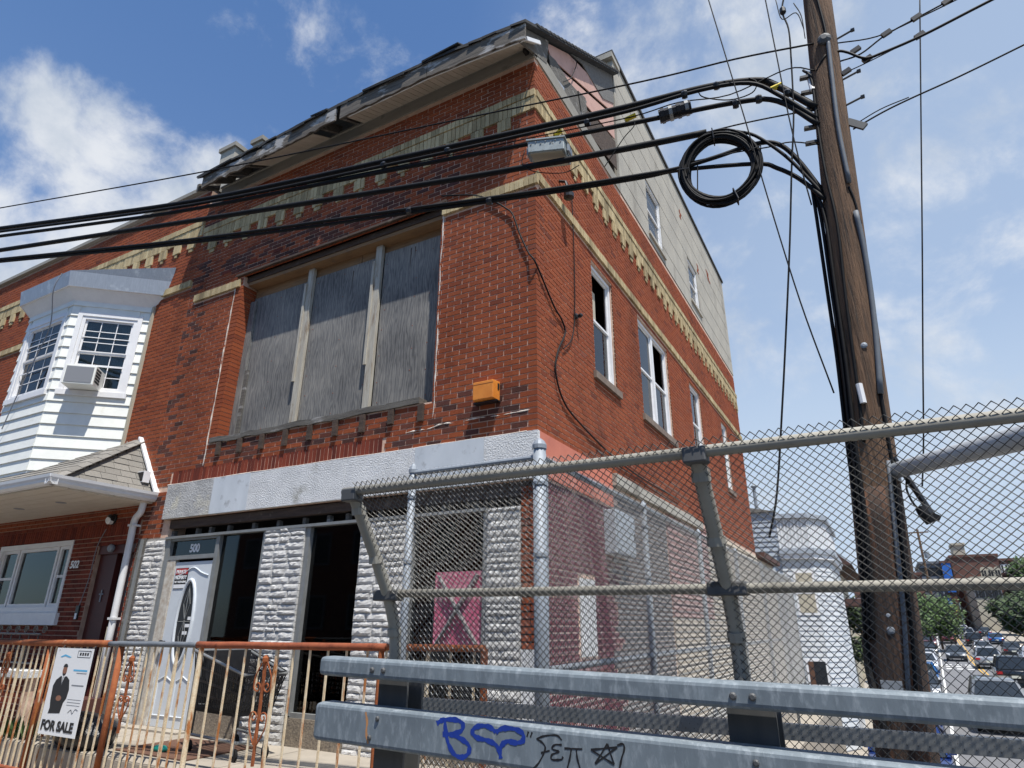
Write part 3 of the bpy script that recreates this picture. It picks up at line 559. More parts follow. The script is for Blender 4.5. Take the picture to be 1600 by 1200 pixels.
# split stone piers
smesh = []
for k in range(9):
    mb = MB(); nx, nz = 6, 3
    g_ = {}
    for i in range(nx+1):
        for j in range(nz+1):
            e = (i in (0, nx)) or (j in (0, nz)); w = random.uniform(.42, .62) if e else random.uniform(.66, 1.0)
            g_[i, j] = len(mb.v); mb.v.append((i/nx + (0 if e else random.uniform(-.04, .04)), -w, j/nz+(0 if j in (0, nz) else random.uniform(-.08, .08))))
    for i in range(nx):
        for j in range(nz): mb.f.append((g_[i, j], g_[i+1, j], g_[i+1, j+1], g_[i, j+1]))
    b = {}
    for i in range(nx+1):
        for j in (0, nz): b[i, j] = len(mb.v); mb.v.append((i/nx, .3, j/nz))
    for i in range(nx): mb.f.append((b[i, 0], b[i+1, 0], g_[i+1, 0], g_[i, 0])); mb.f.append((g_[i, nz], g_[i+1, nz], b[i+1, nz], b[i, nz]))
    for i in (0, nx):
        f = [g_[i, j] for j in range(nz+1)]+[b[i, nz], b[i, 0]]; mb.f.append(tuple(f if i else reversed(f)))
    smesh.append(mb.mesh('stone', STONE))
for (a, b) in ((-6.39, -5.94), (-3.90, -3.19), (-2.29, -1.62), (-.58, -.19)):
    bx('pier_core', PIERC, B, FT, a+.01, b-.01, -.05, 2.40, -.12, .012)
    z = -.01
    while z < 2.36:
        h = min(random.choice((.055, .066, .078, .09)), 2.40-z); x = a; w_ = b-a
        cuts = [0, 1] if w_ < .46 and random.random() < .4 else ([0, random.uniform(.35, .65), 1] if w_ < .6 else [0, random.uniform(.25, .42), random.uniform(.55, .75), 1])
        for c0, c1 in zip(cuts, cuts[1:]): inst('stone', random.choice(smesh), B, (a+c0*w_, 0, z), ((c1-c0)*w_-.008, random.uniform(.026, .042), h-.008))
        z += h
# eaves and front roof slope
fz = bx('frieze_board', FRIEZE, B, FT, -6.30, .02, 8.383, 8.60, -.05, .022)
bx('frieze_fillet', FRIEZE, B, FT, -6.30, .02, 8.565, 8.60, .0225, .05)
def zf(x):       # lower edge of the fascia: it droops towards the corner
    P_ = ((-6.5, 8.27), (-4.8, 8.31), (-3.1, 8.36), (-1.4, 8.36), (-.4, 8.28), (.12, 8.23))
    for (a, za), (b, zb) in zip(P_, P_[1:]):
        if x <= b: return za+(zb-za)*(x-a)/(b-a)
    return P_[-1][1]
def soff(a, b): # soffit strip between x=a and b following the rafters
    return MB().hexa([(a, -.045, 8.555), (b, -.045, 8.555), (b, -.405, zf(b)+.012), (a, -.405, zf(a)+.012), (a, -.045, 8.567), (b, -.045, 8.567), (b, -.405, zf(b)+.024), (a, -.405, zf(a)+.024)], True)
x = .08
while x > -5.0:
    if not (-3.65 < x-.05 < -2.93) : 
        o = soff(x-.092, x); o.build('soffit_board', SOFF, B)
    x -= .098
MB().tube([(x_, -.41, zf(x_)) for x_ in (.1, -.4, -1.4, -2.2, -2.9)], .010, 5).build('soffit_trim', WHITE, B)
MB().bar((.105, -.03, 8.56), (.105, -.42, 8.24), .02, .05).build('soffit_trim', WHITE, B)
x = -.1
while x > -6.4:
    MB().hexa([(x-.05, .0, 8.60), (x, .0, 8.60), (x, -.39, zf(x)+.045), (x-.05, -.39, zf(x)+.045), (x-.05, .0, 8.76), (x, .0, 8.76), (x, -.39, zf(x)+.20), (x-.05, -.39, zf(x)+.20)], True).build('rafter_tail', OLDW, B); x -= .42
def ragged(a, b, ht, n, jit, y=-.425, th=.03):
    top = [(a+(b-a)*i/n, zf(a+(b-a)*i/n)+ht+random.uniform(-jit*.4, jit*.4)) for i in range(n+1)]; bot = [(a+(b-a)*i/n, zf(a+(b-a)*i/n)+random.uniform(-jit, jit*.6)) for i in range(n+1)]
    mb = MB()
    for i in range(n):
        q = [bot[i], bot[i+1], top[i+1], top[i]]; mb.hexa([(q[0][0], y-th, q[0][1]), (q[1][0], y-th, q[1][1]), (q[1][0], y, q[1][1]), (q[0][0], y, q[0][1]), (q[3][0], y-th, q[3][1]), (q[2][0], y-th, q[2][1]), (q[2][0], y, q[2][1]), (q[3][0], y, q[3][1])])
    return mb
ragged(-3.05, -1.45, .27, 16, .022).build('fascia_board', FASC, B); ragged(-1.44, .10, .25, 14, .018).build('fascia_board', FASC, B)
ragged(-4.75, -3.14, .24, 16, .03, y=-.43).build('fascia_board', FASC, B); ragged(-6.2, -4.76, .20, 14, .045, y=-.43).build('fascia_board', FASC, B)
SL = (11.22-8.50)/(3.36+.46)
def zr(y): return 8.50+(y+.46)*SL
n = 30
mb = MB()
for i in range(n):
    a = -6.35+6.47*i/n; b = -6.35+6.47*(i+1)/n; ja, jb = random.uniform(-.02, .02), random.uniform(-.02, .02)
    mb.hexa([(a, -.48+ja, zf(a)+.235), (b, -.48+jb, zf(b)+.235), (b, 3.36, zr(3.36)-.03), (a, 3.36, zr(3.36)-.03), (a, -.48+ja, zf(a)+.28+ja), (b, -.48+jb, zf(b)+.28+jb), (b, 3.36, zr(3.36)+.03), (a, 3.36, zr(3.36)+.03)])
mb.build('roof_slope', TAR, B)
for i in range(26): MB().hexa([V((-.02, -.1+i*.135, zr(-.1+i*.135)+.0))+V(q) for q in ((0, -.06, 0), (.15, -.06, -.02+random.uniform(-.01, .02)), (.15, .09, .06), (0, .09, .08), (0, -.06, .03), (.15, -.06, .015), (.15, .09, .10), (0, .09, .11))]).build('verge_shingle', TAR, B)
# decayed gable end over the side wall
bx('gable_backing', DARK, B, ST, -.1, 3.34, 8.45, 8.62, -.12, -.07)
MB().prism([ST.p(y, z, -.12) for y, z in ((0, 8.45), (3.34, 8.45), (3.34, zr(3.34)-.04), (-.2, zr(-.2)-.04))], (.05, 0, 0)).build('gable_backing', DARKW, B)
def gp(name, m, pts, w, th=.016): return MB().prism([ST.p(y, z, w) for y, z in pts], (th, 0, 0)).build(name, m, B)
gp('rake_trim', FRIEZE, ((-.03, 8.40), (.10, 8.40), (3.34, 8.45), (3.34, 8.66), (.16, 8.64), (-.03, 8.72)), -.01, .03)
rk = lambda y, d_: (y, zr(y)-d_)
gp('rake_board', OLDW, (rk(-.42, .30), rk(.34, .48), rk(.42, .03), rk(-.42, .03)), -.005, .03)
gp('pink_sheathing', PINK, (rk(.40, .05), rk(.55, .30), rk(3.3, .95), rk(3.3, .62), rk(1.2, .05)), -.02)
gp('pink_sheathing', PINK, (rk(.75, .40), rk(1.1, .62), rk(3.3, 1.55), rk(3.3, 1.02)), -.03)
gp('felt_sheet', mat('speckled_felt', (.10, .10, .10), (.20, .19, .18), .95, scale=30), (rk(1.3, .03), rk(1.75, .12), rk(2.7, .70), rk(3.32, .72), rk(3.32, .02)), -.008)
gp('grey_sheathing', OLDW, (rk(.45, .25), rk(.6, .80), rk(1.6, 1.25), rk(1.9, .90), rk(1.15, .62), rk(.7, .32)), -.012)
gp('grey_sheathing', DARKW, (rk(1.5, .95), rk(1.7, 1.4), rk(3.3, 2.25), rk(3.3, 1.62), rk(2.2, 1.15)), -.022)
gp('loose_flap', OLDW, (rk(1.5, .75), rk(1.62, 1.25), rk(1.85, 1.12), rk(1.8, .85)), .005)
gp('metal_flashing', BAYMET, (rk(.30, .48), rk(.35, .62), rk(.95, .88), rk(.95, .80)), .002)
MB().tube(smoothpts([ST.p(y, z, .03) for y, z in (rk(.9, .7), rk(1.2, .55), rk(1.45, .2), rk(1.3, .12))]), .008, 5).build('loose_wire', BLACK, B)
# stuccoed top storey
SY = 3.36
mb = MB(); panel_holes(mb, ST, SY, 13.42, 8.47, 11.72, TW, w=.012, rev=.12)
mb.quad((.012, SY, 8.47), (.012, SY, 11.72), (-6.5, SY, 11.72), (-6.5, SY, 8.47)); mb.quad((.012, 13.42, 8.47), (-6.5, 13.42, 8.47), (-6.5, 13.42, 11.72), (.012, 13.42, 11.72))
mb.build('stucco_wall', STUCCO, B)
MB().wbox((-6.5, SY-.06, 11.722), (.05, 13.46, 11.80)).build('roof_edge', TAR, B); MB().wbox((-1.3, SY-.10, 11.60), (.045, SY+.35, 11.721)).build('parapet_cap', STUCCO, B)
for y, z, w_, h_ in ((8.0, 10.9, .35, .5), (10.9, 10.6, .5, .35), (9.6, 10.1, .25, .3)):
    for k in range(4): bx('exposed_brick', BRK, B, ST, y+random.uniform(-.1, .1), y+w_*random.uniform(.3, .8), z+k*.07, z+k*.07+.055, .0125, .018)
for k in range(5): bx('stucco_crack_board', STUCCO, B, ST, 3.5, 13.3, 8.9+k*.55, 8.9+k*.55+.006, .0125, .016)
# windows in the side wall
def sash_window(t, u0, u1, z0, z1, w, parent, lights=1, dark=True, ajar=False, sill=True, grid=False, trim=WHITE, fr=.055):
    wd = bx('window', trim, parent, t, u0, u0+fr, z0, z1, w-.05, w+.02)
    bx('window_frame', trim, wd, t, u1-fr, u1, z0, z1, w-.05, w+.02); bx('window_frame', trim, wd, t, u0+fr, u1-fr, z1-fr, z1, w-.05, w+.02); bx('window_frame', trim, wd, t, u0+fr, u1-fr, z0, z0+fr, w-.05, w+.02)
    iw = (u1-u0-2*fr-(lights-1)*.09)/lights; zm = (z0+z1)/2
    for i in range(lights):
        a = u0+fr+i*(iw+.09); b = a+iw
        if i: bx('mullion', trim, wd, t, a-.09, a, z0+fr, z1-fr, w-.05, w+.02)
        top = z0+fr
        for lo, hi, ww in ((zm, z1-fr, w-.028), (z0+fr, zm+.02, w-.045)):
            if ajar and i == lights-1 and lo < zm and lights > 1 and False: continue
            bx('sash_rail', trim, wd, t, a, b, lo, lo+.035, ww, ww+.018); bx('sash_rail', trim, wd, t, a, b, hi-.03, hi, ww, ww+.018); bx('sash_stile', trim, wd, t, a, a+.03, lo+.035, hi-.03, ww, ww+.018); bx('sash_stile', trim, wd, t, b-.03, b, lo+.035, hi-.03, ww, ww+.018)
            if not (ajar and i == lights-1 and lo >= zm): bx('pane', GLASS, wd, t, a+.03, b-.03, lo+.035, hi-.03, ww+.006, ww+.010)
            if grid:
                for k in range(1, 3): x = a+(b-a)*k/3; bx('muntin', trim, wd, t, x-.007, x+.007, lo+.035, hi-.03, ww+.011, ww+.016)
                for k in range(1, 3): q = lo+(hi-lo)*k/3; bx('muntin', trim, wd, t, a+.03, b-.03, q-.007, q+.007, ww+.0165, ww+.019)
    return wd
for i, h in enumerate(SW):
    sash_window(ST, h[0]+.012, h[1]-.012, h[2]+.01, h[3]-.01, -.055, B, lights=2 if i == 1 else 1, ajar=i in (0, 1), grid=False)
    bx('window_sill', mat('weathered_sill%d' % i, (.24, .19, .15), (.15, .11, .09), .95, scale=9), B, ST, h[0]-.09, h[1]+.09, h[2]-.10, h[2], -.10, .05)
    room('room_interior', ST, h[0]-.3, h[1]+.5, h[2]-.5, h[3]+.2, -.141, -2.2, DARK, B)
    bx('window_blind', CREAMB, B, ST, h[0]+.1, h[0]+(.25 if i else .45), h[2]+.05, h[3]-.3, -.14, -.135)
for h in TW:
    sash_window(ST, h[0]+.012, h[1]-.012, h[2]+.01, h[3]-.01, -.03, B); bx('window_sill', STUCCO, B, ST, h[0]-.05, h[1]+.05, h[2]-.07, h[2], -.05, .05)
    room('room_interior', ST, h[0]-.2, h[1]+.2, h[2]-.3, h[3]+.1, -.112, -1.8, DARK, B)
    bx('window_blind', WHITE, B, ST, h[0]+.07, h[1]-.07, (h[2]+h[3])/2-.1, h[3]-.05, -.115, -.11)
# painted ground floor of the side wall
bx('salmon_band', SALMON, B, ST, -.0, 2.12, 2.70, 3.165, .0, .03)
bx('white_trim_board', STUCCO, B, ST, 2.12, 6.9, 2.985, 3.14, .0, .09)
EDG = [2.15+random.choice((-.2, -.1, 0, .1, .2)) for _ in range(80)]
pb = [(ST, *q, .006+random.uniform(-.001, .002)) for q in brick_rects(.0, 2.15, -.7, 2.69, [(.95, 1.45, .9, 1.78)], .02, lambda k: (0, EDG[k]))]; brick_parts(pb, 'maroon_painted_brick', MAROON, B, 200, 'maroon_painted_brickwork')
pb = [(ST, *q, .006+random.uniform(-.001, .002)) for q in brick_rects(2.16, 4.6, -.7, 2.98, [(1.7, 2.6, 2.05, 2.55)], .02, lambda k: (EDG[k]+JT, 4.6))]; brick_parts(pb, 'grey_painted_brick', GREYP, B, 150, 'grey_painted_brickwork')
bx('white_paint_patch', PAINTW, B, ST, .98, 1.42, .95, 1.75, .0, .014)
DPINK = mat('dusty_pink_siding', (.36, .20, .18), (.30, .165, .15), .8, scale=3, c3=(.40, .30, .25), m3=(.55, .7), s3=1.5)
z = -.7; i = 0
while z < 3.08:
    for y0_, y1_, m_ in ((4.62, 7.4, DPINK if z > 1.3 else BEIGE), (7.405, 13.38, BEIGE)):
        MB().hexa([ST.p(y0_, z, .0), ST.p(y1_, z, .0), ST.p(y1_, z, .032), ST.p(y0_, z, .032), ST.p(y0_, z+.098, .0), ST.p(y1_, z+.098, .0), ST.p(y1_, z+.098, .010), ST.p(y0_, z+.098, .010)], False).build('siding_board', m_, B)
    z += .10
# chimneys behind the eaves
def chimney(x, y, z0, z1, w_, d_):
    c = MB().wbox((x, y, z0), (x+w_, y+d_, z1)).build('chimney', STUCCO, B); MB().wbox((x-.04, y-.04, z1), (x+w_+.04, y+d_+.04, z1+.09)).build('chimney_cap', FRIEZE, c)
chimney(-7.24, .40, 8.4, 10.08, .42, .4); chimney(-6.35, .45, 8.4, 9.96, .26, .4); chimney(-3.42, .45, 8.4, 9.84, .28, .3)
x = -6.3
while x < -.35:      # torn felt and lifted shingle tabs along the eave
    w_ = random.uniform(.25, .9); z_ = zf(x)+.27; a_, b_ = random.uniform(-.02, .10), random.uniform(-.02, .10)
    MB().hexa([(x, -.50, z_-a_*.9), (x+w_, -.50, z_-b_*.9), (x+w_, -.2, z_+.2), (x, -.2, z_+.2), (x, -.505, z_+.02-a_*.5), (x+w_, -.505, z_+.02-b_*.5), (x+w_, -.2, z_+.23+a_*.3), (x, -.2, z_+.23+a_*.3)]).build('torn_felt', TAR, B); x += w_*random.uniform(1.4, 3.2)
# lean annex behind, clad in beige siding
AN = thing('rear_annex', 'low beige clapboard annex behind the brick corner building', 'annex', (-3, 15, -1))
MB().wbox((-6, 13.5, -2.6), (0, 16.4, 3.05)).build('annex_wall', BEIGE, AN); z = -.7
while z < 3.0:
    MB().hexa([ST.p(13.5, z, .0), ST.p(16.4, z, .0), ST.p(16.4, z, .03), ST.p(13.5, z, .03), ST.p(13.5, z+.098, .0), ST.p(16.4, z+.098, .0), ST.p(16.4, z+.098, .01), ST.p(13.5, z+.098, .01)], False).build('siding_board', BEIGE, AN); z += .10
MB().wbox((-6.1, 13.45, 3.06), (.22, 16.6, 3.2)).build('annex_roof', BRNR, AN)
# ------------------------------------------------------------------ row house next door
H = thing('row_house', 'red brick row house with white clapboard bay window and shingled porch roof', 'house', (-10.5, 5, 0))
HW = (-10.62, -8.33, 1.40, 2.50); HD = (-7.62, -6.66, .0, 2.40); XL = -17.5
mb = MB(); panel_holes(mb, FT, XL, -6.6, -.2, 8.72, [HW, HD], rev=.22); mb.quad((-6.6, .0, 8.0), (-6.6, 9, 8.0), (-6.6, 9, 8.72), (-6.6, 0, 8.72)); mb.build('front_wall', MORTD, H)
hh = [HW, HD, (-20, 0, 7.70, 8.02), (-20, 0, 6.66, 6.79), (-20, 0, 2.50, 2.71), (-10.8, -7.6, 3.6, 6.6)]
hb = [(FT, *q, .007+random.uniform(-.0015, .0025)) for q in brick_rects(XL, -6.60, .0, 8.72, hh, .07)]
brick_parts([q for q in hb if q[2] > 2.75], 'brick', BRK, H, 180, 'brickwork', lambda q: q[2] > 3.9 and q[1] > -7.5)
brick_parts([q for q in hb if q[2] <= 2.75], 'porch_shade_brick', BRK2, H, 180, 'porch_shade_brickwork')  # same brick as above; the porch shade is put into its darker colour
hs = []; x = -12.
while x < -6.66: hs.append((FT, x, 2.505, .053, .20, .008+random.uniform(-.001, .003))); x += .0678
brick_parts(hs, 'soldier_brick', BRK2, H, 80, 'soldier_brickwork')
ht = []; bands(FT, XL, -6.62, 8.02, 7.70, 7.50, ht, .1); strip(FT, XL, -6.62, 6.665, 6.785, ht); brick_parts(ht, 'band_brick', TANB, H, 300, 'band_brickwork')
MB().wbox((XL, -.07, 8.722), (-6.58, .35, 8.80)).build('parapet_coping', FRIEZE, H)
MB().wbox((XL, .12, 8.2), (-6.605, 9.0, 8.60)).build('flat_roof', TAR, H)
# ground-floor window, door
wt = T((0, 0, 0), (1, 0, 0), (0, -1, 0))
for a, b in ((-10.55, -10.02), (-9.98, -8.78), (-8.74, -8.40)):
    o = bx('window', WHITE, H, wt, a, a+.05, 1.49, 2.42, -.09, -.02); bx('window_frame', WHITE, o, wt, b-.05, b, 1.49, 2.42, -.09, -.02); bx('window_frame', WHITE, o, wt, a+.05, b-.05, 2.37, 2.42, -.09, -.02); bx('window_frame', WHITE, o, wt, a+.05, b-.05, 1.49, 1.54, -.09, -.02)
    bx('pane', GLASS, o, wt, a+.05, b-.05, 1.54, 2.37, -.06, -.055)
    if b-a < 1: bx('sash_rail', WHITE, o, wt, a+.05, b-.05, 1.93, 1.97, -.054, -.03)
for q in ((-10.62, -8.33, 2.421, 2.50, -.10, .02), (-10.62, -10.551, 1.40, 2.42, -.10, .02), (-8.399, -8.33, 1.40, 2.42, -.10, .02), (-10.55, -8.40, 1.40, 1.489, -.10, .02)): bx('window_casing', WHITE, H, wt, *q)
bx('window_sill', WHITE, H, wt, -10.7, -8.25, 1.22, 1.398, .001, .06)
for i in range(18): bx('blind_slat', WHITE, H, wt, -9.9, -8.86, 1.95+i*.024, 1.962+i*.024, -.14, -.12)
room('room_interior', FT, HW[0], HW[1], 1.2, 2.6, -.221, -2.5, DARK, H)
dd = bx('entrance_door', DOORM, H, wt, -7.16, -6.70, .0, 2.24, -.20, -.16); bx('door_window', BLACKP, dd, wt, -6.95, -6.80, 1.55, 1.95, -.159, -.155); MB().lathe(wt.p(-7.08, 1.05, -.16), ((.02, 0), (.02, .03), (.03, .05), (.01, .065)), 10, wt.dn).build('door_knob', GALVP, dd)
bx('door_side_panel', DOORM, H, wt, -7.62, -7.18, .0, 2.24, -.14, -.06); bx('door_head', DOORM, H, wt, -7.62, -6.66, 2.242, 2.40, -.2, -.02); MB().lathe(wt.p(-7.26, 2.32, -.02), ((.05, 0), (.06, .02), (.06, .05), (.04, .07)), 12, (0, -1, 0)).build('porch_ceiling_light', GALVP, H)
for a, b in (((-7.36, 1.55), (-7.36, 1.72)), ((-7.41, 1.66), (-7.31, 1.66))): MB().bar(wt.p(*a, -.05), wt.p(*b, -.05), .018, .01, up=(0, 1, 0)).build('door_ornament', GALVP, H)
text_obj('house_number', '502', .155, wt, -8.27, 2.06, .018, SPRW, H, bold=.005, shear=.12, xs=1.05)
lp = MB().lathe(wt.p(-7.36, 2.76, .01), ((.085, 0), (.085, .02), (.07, .03), (.07, .08), (.03, .10)), 14, wt.dn).build('wall_lamp', BLACKP, H); MB().lathe(wt.p(-7.36, 2.74, .03), ((.06, 0), (.065, .06), (.04, .085)), 12, wt.dn).build('lamp_glass', SPRW, lp)
bx('doorbell', BLACKP, H, wt, -7.80, -7.72, 1.30, 1.50, .008, .03); bx('doorbell_plate', SPRW, H, wt, -7.785, -7.735, 1.31, 1.39, .031, .034)
MB().tube(smoothpts([wt.p(x, z, .015) for x, z in ((-7.5, 2.62), (-7.64, 2.35), (-7.66, 1.9), (-7.75, 1.5))]), .006, 5).build('bell_wire', SPRG, H)
# bay window
BP = [V((-7.62, 0, 0)), V((-8.55, -.84, 0)), V((-10.0, -.84, 0)), V((-10.93, 0, 0))]
facets = [T(a, b-a, (0, -1, 0)) for a, b in zip(BP, BP[1:])]
for t, (a, b) in zip(facets, zip(BP, BP[1:])):
    dv = (b-a).normalized(); nn = V((dv.y, -dv.x, 0)); nn = nn if nn.y < 0 else -nn; t.dn = nn; t.neg = t.du.cross(t.dn).z < 0
lens = [(b-a).length for a, b in zip(BP, BP[1:])]
ZBT, ZTP = 3.30, 6.45
wins = [(.20, 1.06, 4.86, 6.22), (.16, 1.29, 4.86, 6.22), (.2, 1.06, 4.86, 6.22)]
for fi, t in enumerate(facets):
    ln = lens[fi]; w = wins[fi]
    bx('bay_wall', WSID, H, t, 0, ln, ZBT, w[2]-.11, -.08, -.004); bx('bay_wall', WSID, H, t, 0, w[0]-.001, w[2]-.109, ZTP, -.08, -.004); bx('bay_wall', WSID, H, t, w[1]+.001, ln, w[2]-.109, ZTP, -.08, -.004)
    bx('bay_wall', WSID, H, t, w[0], w[1], w[3]+.081, ZTP, -.08, .012)
    z = ZBT
    while z < ZTP-.02:
        segs = [(0.0, ln)] if z+.06 < w[2]-.1 else [(0, w[0]-.075), (w[1]+.075, ln)]
        if z > w[3]+.02: segs = [(0, ln)]
        for a, b in segs: MB().hexa([t.p(a, z, -.002), t.p(b, z, -.002), t.p(b, z, .026), t.p(a, z, .026), t.p(a, z+.193, -.002), t.p(b, z+.193, -.002), t.p(b, z+.193, .004), t.p(a, z+.193, .004)], t.neg).build('siding_board', WSID, H)
        z += .194
    wd = sash_window(t, *w, .0, H, grid=True)
    for q in ((w[0]-.075, w[0]-.001, w[2]-.02, w[3]+.08), (w[1]+.001, w[1]+.075, w[2]-.02, w[3]+.08), (w[0], w[1], w[3]+.001, w[3]+.08)): bx('window_casing', WHITE, wd, t, *q, -.03, .034)
    bx('window_sill', WHITE, wd, t, w[0]-.1, w[1]+.1, w[2]-.09, w[2]-.001, -.04, .055)
    bx('lace_curtain', mat('net_curtain%d' % fi, (.62, .62, .60), (.38, .39, .40), .9, scale=18, stretch=(4, 4, .4)), wd, t, w[0]+.06, w[1]-.06, w[2]+.06, w[3]-.06, -.078, -.074)
    for k in range(3): bx('storm_bar', WHITE, wd, t, w[0]+.06, w[1]-.06, w[2]+.45+k*.26, w[2]+.465+k*.26, -.004, .004)
    room('room_interior', t, 0.02, ln-.02, w[2]-.2, w[3]+.2, -.081, -.7, DARK, H) if fi == 1 else None
def bayring(off, z): # offset outline
    n0 = facets[0].dn; n1 = facets[1].dn; n2 = facets[2].dn
    def meet(p, n, q, m):  # intersection of two offset lines
        A = Matrix(((n.x, n.y), (m.x, m.y))); c = V((n.dot(p)+off, m.dot(q)+off)); s = A.inverted() @ c; return V((s.x, s.y, z))
    wall = V((0, -1, 0))
    a = V(((n0.dot(BP[0])+off)/n0.x, 0, z)); e = V(((n2.dot(BP[3])+off)/n2.x, 0, z))
    return [a, meet(BP[1], n0, BP[1], n1), meet(BP[2], n1, BP[2], n2), e]
def band(o0, z0, o1, z1, m, name):
    a = bayring(o0, z0); b = bayring(o1, z1); mb = MB()
    for i in range(3): mb.quad(a[i+1], a[i], b[i], b[i+1])
    return mb.build(name, m, H)
band(.0, 6.42, .02, 6.50, WHITE, 'bay_frieze'); band(.02, 6.50, .17, 6.68, WHITE, 'bay_cove'); band(.20, 6.68, .24, 6.95, BAYMET, 'bay_roof_fascia'); band(.17, 6.681, .20, 6.68, WHITE, 'bay_soffit_edge')
ri = bayring(.24, 6.951); MB().quad(*[p+V((0, 0, .0)) for p in ri]).build('bay_roof', BAYMET, H)
ap = MB(); a = bayring(.24, 6.952); c0, c1 = V((-7.18, -.02, 7.20)), V((-11.3, -.02, 7.20)); ap.quad(a[0], a[1], c0); ap.quad(a[1], a[2], c1, c0); ap.quad(a[2], a[3], c1); ap.build('bay_roof_slope', BAYMET, H)
MB().wbox((-7.60, -.045, 3.95), (-7.545, -.004, 6.5)).build('bay_edge_trim', CREAMB, H)
MB().tube(smoothpts([facets[1].p(.1, 6.93, .27), facets[1].p(.16, 6.6, .3), facets[1].p(.35, 6.0, .12), facets[1].p(.75, 5.2, .09), facets[1].p(1.1, 4.3, .07)]), .009, 5).build('bay_cable', SPRG, H)
AC = thing('air_conditioner', 'white window air conditioner jutting from the clapboard bay', 'air conditioner', tuple(facets[0].p(.62, 4.87, .1)))
t = facets[0]
bx('case', WSID, AC, t, .52, .98, 4.87, 5.20, -.05, .34, bevel=.008); bx('rear_grille', SPRG, AC, t, .55, .95, 4.90, 5.17, .342, .346)
for i in range(7):
    for j in range(5): MB().box(T(t.p(.517, 0, 0), t.dn, -t.du), .13+i*.028, .15+i*.028, 4.93+j*.05, 4.965+j*.05, 0, .004).build('side_louvre', SPRK, AC)
# porch roof with shingles
EX, EY, EZ, RX, RZ, PL = -6.45, -1.40, 3.06, -7.10, 3.98, -13.5
pr = MB(); pr.quad((PL, EY, EZ), (EX, EY, EZ), (RX, -.01, RZ), (PL, -.01, RZ)); pr.quad((EX, EY, EZ), (EX, -.01, EZ), (RX, -.01, RZ)); pr.quad((PL, EY, EZ-.05), (PL, -.01, EZ-.05), (EX, -.01, EZ-.05), (EX, EY, EZ-.05)); pr.build('porch_roof', TAR, H)
def shingles(e0, e1, t0, t1, rows, wid):      # eave ends e0,e1 ; top ends t0,t1
    e0, e1, t0, t1 = map(V, (e0, e1, t0, t1)); ud = (e1-e0).normalized(); nrm_ = ud.cross((t0-e0) if (t0-e0).length > .1 else t1-e0).normalized()
    if nrm_.z < 0: nrm_ = -nrm_
    for k in range(rows):
        f0, f1 = k/rows, min(1.0, (k+1.35)/rows); a0, b0 = e0.lerp(t0, f0), e1.lerp(t1, f0); a1, b1 = e0.lerp(t0, f1), e1.lerp(t1, f1)
        up = (a1-a0)-ud*(a1-a0).dot(ud); L0, L1 = 0.0, (b0-a0).dot(ud); A1, B1 = (a1-a0).dot(ud), (b1-a0).dot(ud); x = -random.uniform(0, wid)
        while x < L1:
            xa, xb = max(x, L0)+.003, min(x+wid, L1)-.003
            if xb-xa > .02:
                ua, ub = max(xa, min(A1, xb)), min(xb, max(B1, xa))
                if ub-ua < .004: ub = ua+.004
                j = random.uniform(.006, .013)
                MB().hexa([a0+ud*xa+nrm_*.004, a0+ud*xb+nrm_*.004, a0+ud*ub+up+nrm_*.003, a0+ud*ua+up+nrm_*.003, a0+ud*xa+nrm_*(.010+j), a0+ud*xb+nrm_*(.010+j), a0+ud*ub+up+nrm_*.008, a0+ud*ua+up+nrm_*.008]).build('shingle', SHING, H)
            x += wid
shingles((EX, EY, EZ), (EX, -.01, EZ), (RX, -.02, RZ), (RX, -.01, RZ), 9, .23)
shingles((-11.2, EY, EZ), (EX, EY, EZ), (-11.2, -.01, RZ), (RX, -.01, RZ), 10, .30)
for k in range(9):
    a = V((EX, EY, EZ)).lerp(V((RX, -.01, RZ)), k/9); b = V((EX, EY, EZ)).lerp(V((RX, -.01, RZ)), (k+1.3)/9); n1, n2 = V((.10, .02, -.035)), V((-.09, -.09, -.03)); o = V((0, 0, .028)); o2 = V((0, 0, .016))
    MB().prism([a+o, a+n1+o, b+n1+o2, b+o2], (0, 0, .008)).build('hip_shingle', SHING, H); MB().prism([a+o, b+o2, b+n2+o2, a+n2+o], (0, 0, .008)).build('hip_shingle', SHING, H)
def gut(a, b, n_): # ogee gutter
    a, b, n_ = V(a), V(b), V(n_); pr_ = ((0, 0), (.0, .115), (.012, .115), (.012, .012), (.05, .004), (.085, .03), (.09, .06), (.105, .085), (.11, .12), (.12, .12), (.115, .08), (.10, .05), (.095, .02), (.06, -.01), (0, -.01))
    return MB().prism([a+n_*p+V((0, 0, z)) for p, z in pr_], b-a)
gut((PL, EY, EZ-.10), (EX+.11, EY, EZ-.10), (0, -1, 0)).build('gutter', ALUM, H); gut((EX, EY-.11, EZ-.10), (EX, -.02, EZ-.10), (1, 0, 0)).build('gutter', ALUM, H)
y = EY
while y < -.03: MB().wbox((PL, y+.004, EZ-.13), (EX, min(y+.195, -.012), EZ-.11)).build('soffit_plank', SOFF, H); y += .2
for x in (-7.6, -8.8): MB().lathe((x, -.7, EZ-.131), ((.07, -.004), (.075, 0)), 14).build('soffit_vent', SPRG, H)
MB().bar((RX+.02, -.03, RZ+.05), (EX+.09, -.03, EZ+.02), .03, .09, up=(0, 1, 0)).build('wall_flashing', WHITE, H)
bx('flood_light', WHITE, H, FT, -6.70, -6.50, 3.23, 3.40, .10, .2); bx('flood_light_lens', BLACKP, H, FT, -6.685, -6.515, 3.245, 3.385, .201, .204)
